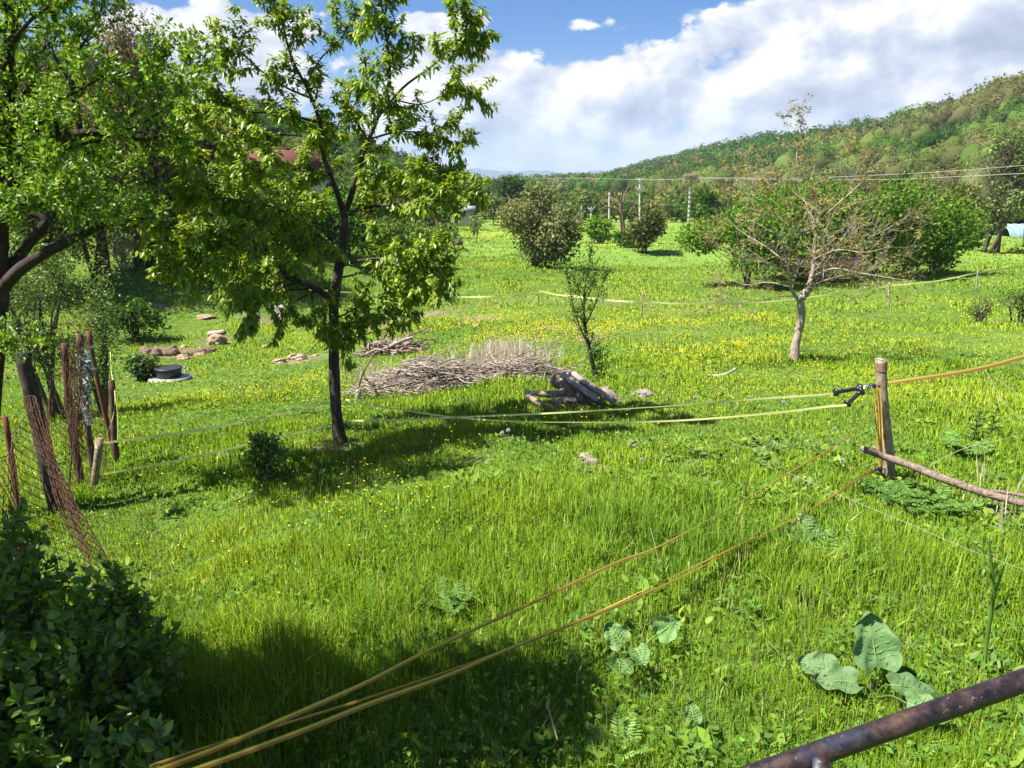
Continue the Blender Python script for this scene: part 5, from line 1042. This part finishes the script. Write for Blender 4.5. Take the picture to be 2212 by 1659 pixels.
g = G(1270, 996); mb = MB(); tube(mb, [g - np.array([0, 0, .05]), g + np.array([0, 0, .03]), g + np.array([.01, 0, .055])], [.12, .10, .085], 14, (1, .95, .9), .15); tag(mb.build('stump', M['dead_wood'], base=g), 'low cut tree stump in the grass in front of the log heap', 'stump')
def drain():
    g = G(362, 820); root = thing('drain_cover', 'round dark plastic drain lid on a concrete ring at left', 'drain cover', g); R1 = 24.5 / F * np.linalg.norm(g - CAM); c = g + np.array([0, .12, 0])
    mb = MB(); tube(mb, [c + np.array([0, 0, -.06]), c + np.array([0, 0, .05])], R1 * 1.6, 36, (1, 1, 1), .01); mb.build('concrete_ring', M['concrete'], root)
    mb = MB(); tube(mb, [c + np.array([0, 0, q]) for q in (.05, .25, .26)], [R1 * .97, R1 * .95, R1 * .95], 36); mb.build('shaft', M['lid'], root)
    mb = MB(); tube(mb, [c + np.array([0, 0, q]) for q in (.262, .30, .305, .325)], [R1 * 1.06, R1 * 1.06, R1 * .98, R1 * .55], 36); mb.build('lid', M['lid'], root)
    p = P(402, 818, g[1] + .1); p = on_ground(p[0], p[1]); mb = MB(); tube(mb, [p + np.array([0, 0, -.05]), p + np.array([0, 0, .32])], .018, 8); tube(mb, [p + np.array([0, 0, .32]), p + np.array([0, 0, .36])], .03, 8); tag(mb.build('marker_peg', M['roof_blue'], base=p), 'short blue green peg standing beside the drain lid', 'peg')
drain()

# ------------------------------------------------------------------ big leaves, herbs and stalks near the camera
def big_leaf(mb, c, d, up, L, W, col, wav=.08):
    d = nrm(d); s = nrm(np.cross(d, up)); u = np.cross(s, d); nu, nv = 16, 12; v = []
    for i in range(nu):
        t = i / (nu - 1); w = W * .5 * (math.sin(math.pi * min(1, t * .93 + .07)) ** .55) * (1.25 - .55 * t)
        for j in range(nv):
            q = j / (nv - 1) * 2 - 1; edge = 1 + .05 * math.sin(t * 23 + q * 3)
            v.append(c + d * (L * (t - .10 * abs(q) ** 1.5 * (1 - t))) + s * (w * q * edge) + u * (W * (.16 * q * q - .30 * t * t + wav * math.sin(t * 14) * q * q + .03 * math.sin(abs(q) * 9 + t * 12))))
    f = np.array([[i * nv + j, i * nv + j + 1, (i + 1) * nv + j + 1, (i + 1) * nv + j] for i in range(nu - 1) for j in range(nv - 1)]); mb.add(v, [f], col)
    vs = []
    for k in range(7):
        for sgn in (-1, 1):
            t = .12 + k * .12; a = c + d * L * t + u * (W * (-.30 * t * t) + .002); t2 = min(.97, t + .18); ww = W * .5 * (math.sin(math.pi * min(1, t2 * .93 + .07)) ** .55) * (1.25 - .55 * t2) * .82
            b = c + d * L * (t2 - .06) + s * sgn * ww + u * (W * (.16 * .67 - .30 * t2 * t2) + .003); tube(mb, [a, (a + b) / 2 + u * (-.02 * W), b], [.0022, .0012], 3, np.array(col) * 1.7, 0, False)
    tube(mb, [c + d * L * t + u * (W * (-.30 * t * t) + .002) for t in np.linspace(0, .97, 9)], [.004, .0015], 4, np.array(col) * 1.9)
def burdock(label, specs, gx, gy, colr=(.115, .215, .065)):
    specs = [(*q[:6], q[6] * .86, q[7] * .84, *q[8:]) for q in specs]; g = G(gx, gy); root = thing('burdock', label, 'plant', g)
    for (dx, dy, dep, dirx, dirz, diry, L, W, ux, uy, uz) in specs:
        c = P(dx, dy, g[1] + dep); mb = MB(); big_leaf(mb, c, np.array([dirx, diry, dirz]), np.array([ux, uy, uz]), L, W, np.array(colr) * random.uniform(.85, 1.2)); lf = mb.build('leaf', M['big_leaf'], root)
        m2 = MB(); tube(m2, smooth_path([g + np.array([0, 0, .01]), (g + c) / 2 + np.array([0, 0, .04]), c], 4), [.007, .005], 6, (.14, .22, .06)); m2.build('stalk', M['leaf'], root)
burdock('large burdock with one broad upright blue green leaf near the railing', [(1893, 1440, .0, -.05, .9, .30, .33, .31, .05, -1, .35), (1850, 1475, -.05, -1, .10, .1, .26, .20, 0, -.35, 1), (1925, 1480, -.12, 1, .0, -.1, .26, .17, 0, -.3, 1), (1960, 1520, -.25, .9, -.02, -.5, .24, .18, 0, -.4, 1), (1800, 1450, .05, -1, .20, .4, .22, .2, 0, -.6, 1)], 1885, 1515)
burdock('burdock with pale lobed leaves under the crossing tapes', [(1345, 1390, 0, -.5, .55, .2, .17, .17, 0, -1, .6), (1420, 1370, .05, .8, .45, .2, .19, .17, 0, -1, .6), (1340, 1425, -.05, -.1, -.5, -.5, .16, .18, 0, -.7, .9), (1375, 1400, -.1, .2, -.2, -.7, .14, .14, 0, -.5, 1)], 1370, 1440, (.14, .26, .06))
burdock('small burdock low in the grass at the bottom centre', [(1500, 1560, 0, -.1, .6, .3, .12, .1, 0, -1, .5), (1520, 1580, 0, .8, .1, .1, .11, .1, 0, -.6, 1)], 1510, 1590, (.13, .23, .05))
def fern_clump(label, dx, dy, nfr, L, colr, lift=1.3, pinna=.24):
    nfr = int(nfr * 1.9); L *= .72
    g = G(dx, dy); root = thing('fern_weed', label, 'plant', g); mb = MB(); sp = MB()
    for k in range(nfr):
        a = k * 2.4 + random.random(); d = np.array([math.cos(a), math.sin(a), lift * (.7 + .6 * random.random())]); d = nrm(d); Lk = L * (.6 + .6 * random.random()); pts = [g + np.array([random.gauss(0, .05), random.gauss(0, .05), 0])]
        for s in range(6): d = nrm(d + np.array([0, 0, -.08])); pts.append(pts[-1] + d * Lk / 6)
        path = smooth_path(pts, 3); tube(sp, path, [.004, .0015], 4, (.13, .22, .05)); N, D = nodes_on(path, Lk / 13, .18); n = len(N); sd = nrm(np.cross(D, [0, 0, 1.0])); prof = np.sin(np.linspace(.5, 3.0, n)) * Lk * pinna
        for sg in (-1, 1):
            leaves(mb, N, D * .6 + sd * sg + rdir(n) * .25, np.cross(sd, D) + rdir(n) * .4, prof, prof * .30, pal(n, colr, .2) * 1.35, 2, .1, .25)
    sp.build('stems', M['leaf'], root); mb.build('foliage', M['grass'], root, smooth=False)
fern_clump('feathery grey green weed left of the gate post foot', 1745, 1180, 12, .34, [(.11, .19, .07), (.09, .17, .05)])
fern_clump('feathery bright weed clump right of the crossing wires', 1840, 1230, 16, .38, [(.12, .22, .05), (.15, .25, .05)])
fern_clump('leafy dark green weed clump around the foot of the gate post', 1935, 1085, 20, .42, [(.07, .15, .03), (.10, .19, .035)], .9)
fern_clump('feathery weed clump below the propped branch', 2020, 1110, 18, .40, [(.08, .17, .03), (.11, .2, .04)], .9)
fern_clump('feathery weed right of the gate post in the sunlit grass', 2080, 980, 14, .45, [(.12, .22, .05), (.10, .19, .04)], .9)
fern_clump('soft feathery weed at the bottom edge, centre right', 1330, 1640, 12, .26, [(.14, .24, .05)])
fern_clump('feathery weed by the bottom right rail', 1950, 1640, 10, .26, [(.14, .24, .05)])
fern_clump('broad toothed weed low in the grass left of the stump', 1560, 985, 12, .34, [(.08, .16, .05)], .35)
fern_clump('dark toothed weed in the shade above the foreground tapes', 960, 1330, 12, .30, [(.08, .15, .03)])
def upright_plant(label, dx, dy, H, n, colr):
    g = G(dx, dy); root = thing('upright_weed', label, 'plant', g); sp = MB(); mb = MB(); path = smooth_path([g, g + np.array([.01, 0, H * .5]), g + np.array([.03, 0, H])], 6); tube(sp, path, [.008, .004], 7, (.12, .2, .05)); sp.build('stem', M['leaf'], root)
    t = np.linspace(.15, 1, n); p = np.stack([np.interp(t, np.linspace(0, 1, len(path)), path[:, k]) for k in range(3)], 1); a = np.arange(n) * 2.4; d = np.stack([np.cos(a), np.sin(a), .5 + 0 * a], 1); L = H * .32 * (1 - .5 * t)
    leaves(mb, p, d, np.tile([0, 0, 1.0], (n, 1)) + rdir(n) * .2, L, L * .42, pal(n, colr, .15), 2, .15, .25); mb.build('foliage', M['leaf'], root, smooth=False)
upright_plant('dark leaved upright weed, left one of the pair right of the gate post', 2100, 965, .46, 22, [(.045, .085, .03)])
upright_plant('dark leaved upright weed, right one of the pair right of the gate post', 2137, 955, .46, 22, [(.05, .075, .03)])
g = G(2125, 1440); mb = MB(); top = P(2135, 1160, g[1] - .1); pth = smooth_path([g, P(2132, 1380, g[1]), P(2146, 1290, g[1] - .05), P(2142, 1220, g[1] - .08), top], 5); root = thing('hogweed', 'tall thick pale green hogweed stalk above the railing', 'plant', g); tube(mb, pth, [.013, .011, .009, .004], 10, (.16, .28, .06))
tube(mb, smooth_path([P(2146, 1290, g[1] - .05), P(2165, 1235, g[1] - .05), P(2180, 1190, g[1])], 4), [.006, .003], 6, (.16, .28, .06)); mb.build('stem', M['leaf'], root)
mb = MB(); n = 40; q = np.array([P(2135 + random.gauss(0, 14), 1200 + random.gauss(0, 30), g[1] - .06) for _ in range(n)]); leaves(mb, q, rdir(n, .1), rdir(n, 1), .06, .014, pal(n, BRIGHT, .1), 1); mb.build('foliage', M['leaf'], root, smooth=False)
def stalk(label, px, r=.0022, col=(.50, .44, .30), name='dry_stalk'):
    mb = MB(); pts = [P(*q) for q in px]; tube(mb, smooth_path(pts, 6), [r, r * .7], 5, col); tag(mb.build(name, M['straw'], base=pts[0]), label, 'stalk' if name == 'dry_stalk' else 'wire')
stalk('long pale straight wire crossing the weeds from the gate post to the right edge', [(1700, 1020, 5.6), (1820, 1072, 5.2), (1960, 1130, 4.7), (2100, 1190, 4.3), (2240, 1240, 4.0)], .0017, (.42, .40, .32), 'old_wire')
stalk('thin pale wire slanting down behind the dark weeds at right', [(2130, 800, 6.6), (2170, 870, 6.2), (2240, 940, 5.8)], .0016, (.42, .40, .34), 'old_wire')
stalk('thin pale wire high at the right edge under the broad tape', [(2150, 815, 6.8), (2212, 860, 6.3), (2290, 910, 6.0)], .0016, (.42, .40, .34), 'old_wire')
stalk('thin pale stalk rising to the right across the gate post weeds', [(2000, 1010, 6.3), (2080, 970, 6.2), (2180, 945, 6.1)], .002)
stalk('dry bent stalk standing left of the lower tape', [(1425, 1225, 4.55), (1415, 1180, 4.6), (1405, 1140, 4.65)], .002)
stalk('tall dry forked flower stalk in the shade near the small bush', [(325, 1275, 5.2), (335, 1180, 5.3), (345, 1100, 5.4), (355, 1062, 5.45)], .003, (.30, .24, .16))
stalk('thin dry stalk leaning in the near grass at bottom centre', [(1205, 1600, 3.0), (1190, 1550, 3.05), (1180, 1515, 3.1)], .004, (.40, .30, .18))
for lab, dx, yb, yt in (('left dark seed headed plantain stalk above the burdock', 1686, 1400, 1285), ('middle dark seed headed plantain stalk above the burdock', 1730, 1420, 1270), ('right dark seed headed plantain stalk above the burdock', 1744, 1420, 1278)):
    g = G(dx, yb + 40); root = thing('plantain', lab, 'plant', g, 'plantain stalks'); t = P(dx, yt + 30, g[1]); mb = MB(); tube(mb, [g, t], [.002, .0016], 5, (.12, .2, .05)); mb.build('stem', M['leaf'], root); mb = MB(); tube(mb, [t, t + (P(dx + 1, yt, g[1]) - t) * .5, P(dx + 1, yt - 4, g[1])], [.005, .006, .003], 7, (.10, .10, .045)); mb.build('seed_head', M['leaf'], root)
def dandelions():
    spots = [(1797, 887), (1800, 935), (1815, 1015), (1690, 885), (1620, 870), (1588, 892), (1568, 878), (1712, 868), (1725, 905), (1530, 885), (1450, 905), (1500, 872), (1370, 975), (1085, 955), (1098, 950), (1340, 880), (1385, 1010)]
    near = ['under the lower gate handle', 'left of the gate post foot', 'largest, in the grass left of the propped branch', 'below the lower handle tape, near the handles', 'between the two handle tapes', 'under the lower handle tape', 'between the handle tapes, further left', 'between the tapes close to the handles', 'just under the lower handle tape at right', 'between the handle tapes near their middle', 'under the lower tape near the boulder', 'between the tapes right of the boulder', 'right of the low stump', 'left one of two in the shade under the crossing tapes', 'right one of two in the shade under the crossing tapes', 'beside the log heap', 'further right of the low stump']
    proto = None
    for (dx, dy), lab in zip(spots, near):
        g = G(dx, dy + 14)
        if proto is None:
            root = thing('dandelion_clock', '', 'flower', g, 'dandelion clocks in the grass'); mb = MB(); tube(mb, [g, g + np.array([0, 0, .15])], .0018, 5, (.15, .24, .08)); mb.build('stem', M['leaf'], root)
            mb = MB(); n = 130; c = g + np.array([0, 0, .165]); d = rdir(n); leaves(mb, np.tile(c, (n, 1)) + d * .004, d, rdir(n), .020, .009, np.tile([.60, .60, .56], (n, 1)), 0); mb.build('seed_head', M['white_fluff'], root, smooth=False); proto = root; o = root
        else:
            o = proto.copy(); scene.collection.objects.link(o); o.location = g.tolist()
            for ch in [q for q in bpy.data.objects if q.parent == proto]: c2 = ch.copy(); c2.parent = o; scene.collection.objects.link(c2)
            s = random.uniform(.8, 1.2); o.scale = (s, s, s)
        o['label'] = 'white dandelion clock ' + lab
dandelions()

# ------------------------------------------------------------------ poles, stork nest, cables, far buildings
def pole(label, dx, dyb, dyt, r0, r1, m='concrete', arms=(), name='utility_pole', Y=None, rings=False):
    g = G(dx, dyb); t = P(dx + (6 if rings else 0), dyt, g[1]); root = thing(name, label, 'pole', g); mb = MB(); tube(mb, [g + (t - g) * k for k in np.linspace(-.02, 1, 12)], [r0, r1], 8, (1, 1, 1), .02); mb.build('shaft', M[m], root)
    if rings:
        mb = MB()
        for k in range(11): c = g + (t - g) * (.12 + k * .078); tube(mb, [c, c + np.array([0, 0, .10])], [r0 * 1.22, r0 * 1.22], 8, (.35, .3, .28))
        mb.build('bands', M[m], root)
    for (h, w) in arms:
        mb = MB(); c = g + (t - g) * h; boxm(mb, c + np.array([0, -.2, 0]), (w, .12, .16)); boxm(mb, c + np.array([0, -.2, -.35]), (w * .6, .12, .12)); ar = mb.build('crossarm', M['concrete'], root)
        for sx in (-.46, 0, .46): m2 = MB(); tube(m2, [c + np.array([w * sx, -.2, .08]), c + np.array([w * sx, -.2, .34])], [.06, .09], 8); m2.build('insulator', M['white'], ar)
    return g, t
gN, tN = pole('tall brown banded concrete pole carrying the stork nest', 1486, 513, 388, .24, .17, 'concrete', ((1.0, 1.6),), rings=True)
pole('white concrete pole with crossarms right of the dead tree', 1382, 482, 386, .22, .15, 'white', ((.98, 1.2), (.78, 1.8)))
pole('white concrete pole left of the dead tree', 1316, 490, 416, .20, .14, 'white')
pole('short white pole beside the bright bush', 1277, 484, 450, .20, .15, 'white', ((.98, 1.2),))
pole('tiny white pole far behind the crab apple', 1256, 480, 445, .14, .10, 'white')
pole('small grey pole in the far scrub right of the dead tree', 1406, 486, 440, .14, .1, 'concrete')
pole('brown wooden pole behind the crab apple', 1102, 482, 430, .14, .1, 'rot_post')
pole('far cabled pole seen above the cherry branch at the left hill', 934, 470, 345, .18, .14, 'rot_post', ((.99, 2.4),))
mb = MB(); c = tN + np.array([0, 0, .25])
for i in range(420):
    a = random.random() * 6.283; q = .35 + .75 * random.random(); p = c + np.array([math.cos(a) * q, math.sin(a) * q, -.1 + .55 * q * random.random() + .2 * random.random()]); d = nrm(np.array([-math.sin(a) + random.gauss(0, .5), math.cos(a) + random.gauss(0, .5), random.gauss(0, .35)])); L = random.uniform(.4, 1.1); tube(mb, [p - d * L / 2, p + d * L / 2], .022, 4, (.8, .75, .7))
tag(mb.build('stork_nest', M['dead_wood'], base=c), 'stork nest of tangled sticks on top of the banded pole', 'nest')
def cable(label, px, r=.022):
    mb = MB(); pts = [P(*q) for q in px]; tube(mb, smooth_path(pts, 8), r, 5); tag(mb.build('power_cable', M['wire'], base=pts[0]), label, 'cable', 'power cables')
Yn = gN[1]
cable('lower power cable from the nest pole to the right edge', [(1500, 385, Yn), (1700, 388, 92), (1900, 388, 82), (2060, 382, 74), (2280, 371, 66)], .020); cable('upper power cable from the nest pole to the right edge', [(1500, 383, Yn), (1700, 385, 92), (1900, 378, 82), (2060, 369, 74), (2280, 352, 66)], .018)
cable('power cable from the nest pole left towards the white poles', [(1484, 386, Yn), (1430, 388, 135), (1382, 388, 150), (1300, 386, 190), (1230, 385, 240), (1130, 386, 300)], .035)
cable('power cable left of the crab apple over the left hill foot', [(900, 362, 120), (960, 388, 140), (1030, 400, 160), (1102, 432, 165)], .03)
cable('low thin cable behind the dead tree', [(1277, 452, 165), (1316, 430, 150), (1400, 440, 150), (1490, 445, 150), (1600, 455, 150)], .02)
def house(label, dx, dy, Yd, w, d, h, roofh, wallm, roofm, name='house', yaw=0.0, nwin=2):
    g = P(dx, dy, Yd); root = thing(name, label, 'house' if name == 'house' else name, g); cs, sn = math.cos(yaw), math.sin(yaw); Rz = np.array([[cs, -sn, 0], [sn, cs, 0], [0, 0, 1.0]])
    mb = MB(); boxm(mb, g + np.array([0, 0, h / 2 - .8]), (w, d, h + 1.6), Rz); mb.build('wall', M[wallm], root, smooth=False)
    mb = MB(); o = .35; v = np.array([[-w / 2 - o, -d / 2 - o, h + .003], [w / 2 + o, -d / 2 - o, h + .003], [w / 2 + o, d / 2 + o, h + .003], [-w / 2 - o, d / 2 + o, h + .003], [-w / 2 - o, 0, h + roofh], [w / 2 + o, 0, h + roofh]]) @ Rz.T + g
    mb.add(v, [np.array([[0, 1, 5, 4], [2, 3, 4, 5], [3, 2, 1, 0]]), np.array([[0, 4, 3], [1, 2, 5]])]); rf = mb.build('roof', M[roofm], root, smooth=False)
    mb = MB(); cc = g + Rz @ np.array([w * .2, d * .1, h + roofh * .95]); boxm(mb, cc, (.5, .5, 1.2), Rz); mb.build('chimney', M['concrete'], rf, smooth=False)
    for k in range(nwin):
        x = (k + .5) / nwin * w - w / 2; mb = MB(); boxm(mb, g + Rz @ np.array([x, -d / 2 - .02, h * .55]), (.9, .1, 1.1), Rz); fr = mb.build('window', M['white'], root, smooth=False); mb = MB(); boxm(mb, g + Rz @ np.array([x, -d / 2 - .075, h * .55]), (.7, .02, .9), Rz); mb.build('pane', M['black_plastic'], fr, smooth=False)
    return root
house('house with a dull red roof on the left hillside behind the cherry', 618, 402, 92, 9, 7, 1.6, 2.4, 'concrete', 'roof_red', nwin=3)
house('small white house among the willows at the right hill foot', 2035, 436, 165, 7, 6, 2.2, 1.6, 'white', 'concrete', yaw=.5)
house('low dark roofed shed left of the crab apple at the meadow end', 962, 472, 110, 2.6, 2.6, .7, .7, 'rot_post', 'lid', 'shed', nwin=1)
house('small grey roofed shed behind the silver tree', 1004, 468, 135, 3, 3, 1.0, .8, 'concrete', 'concrete', 'shed', nwin=1)
def greenhouse():
    g = G(2190, 512); root = thing('plastic_tunnel', 'blue grey sheeted low tunnel behind the willow trunks at the right edge', 'tunnel', g); mb = MB(); rows = []; n = 13
    Rr = 1.9
    for k, x in enumerate(np.linspace(-2.6, 5, n)):
        sag = 1 - .04 * (k % 2); rows.append([g + np.array([x, -math.cos(a) * 3.2, math.sin(a) * Rr * sag]) for a in np.linspace(0, math.pi, 12)])
    v = np.array(rows).reshape(-1, 3); f = np.array([[i * 12 + j, i * 12 + j + 1, (i + 1) * 12 + j + 1, (i + 1) * 12 + j] for i in range(n - 1) for j in range(11)]); mb.add(v, [f]); mb.build('sheet', M['roof_blue'], root, smooth=False)
    for x in np.linspace(-2.6, 5, 7): mb = MB(); tube(mb, [g + np.array([x, -math.cos(a) * 3.25, math.sin(a) * (Rr + .05)]) for a in np.linspace(0, math.pi, 12)], .05, 5); mb.build('hoop', M['white'], root)
greenhouse()
def rail_fence():
    pts = [G(x, y) for x, y in ((1218, 487), (1262, 488), (1305, 489), (1350, 490), (1400, 491), (1440, 492))]; root = thing('rail_fence', 'far pale wooden rail fence along the meadow end behind the dead tree', 'fence', pts[0])
    for p in pts: mb = MB(); tube(mb, [p, p + np.array([0, 0, 1.0])], .08, 6); mb.build('post', M['plank'], root)
    for h in (.45, .85): mb = MB(); tube(mb, [p + np.array([0, -.1, h]) for p in pts], .05, 5); mb.build('rail', M['plank'], root)
rail_fence()
# ------------------------------------------------------------------ haze over the whole valley
HZ = 1.25e-4
mb = MB(); boxm(mb, (0, 0, 64), (13000, 13000, 152)); hz = mb.build('haze', bpy.data.materials.new('haze_air'), smooth=False); hz['kind'] = 'stuff'; hz['label'] = 'thin blue haze filling the valley air'; hz['category'] = 'haze'
hm = hz.data.materials[0]; hm.use_nodes = True; hw = NT(hm.node_tree); hw.n.clear(); ho = hw.new('ShaderNodeOutputMaterial'); pv = hw.new('ShaderNodeVolumePrincipled')
pv.inputs['Color'].default_value = (.62, .78, 1.0, 1); pv.inputs['Density'].default_value = HZ; pv.inputs['Anisotropy'].default_value = 0.1; hw.l.new(pv.outputs[0], ho.inputs['Volume'])
for o in bpy.data.objects:
    if '_base' in o.keys(): del o['_base']
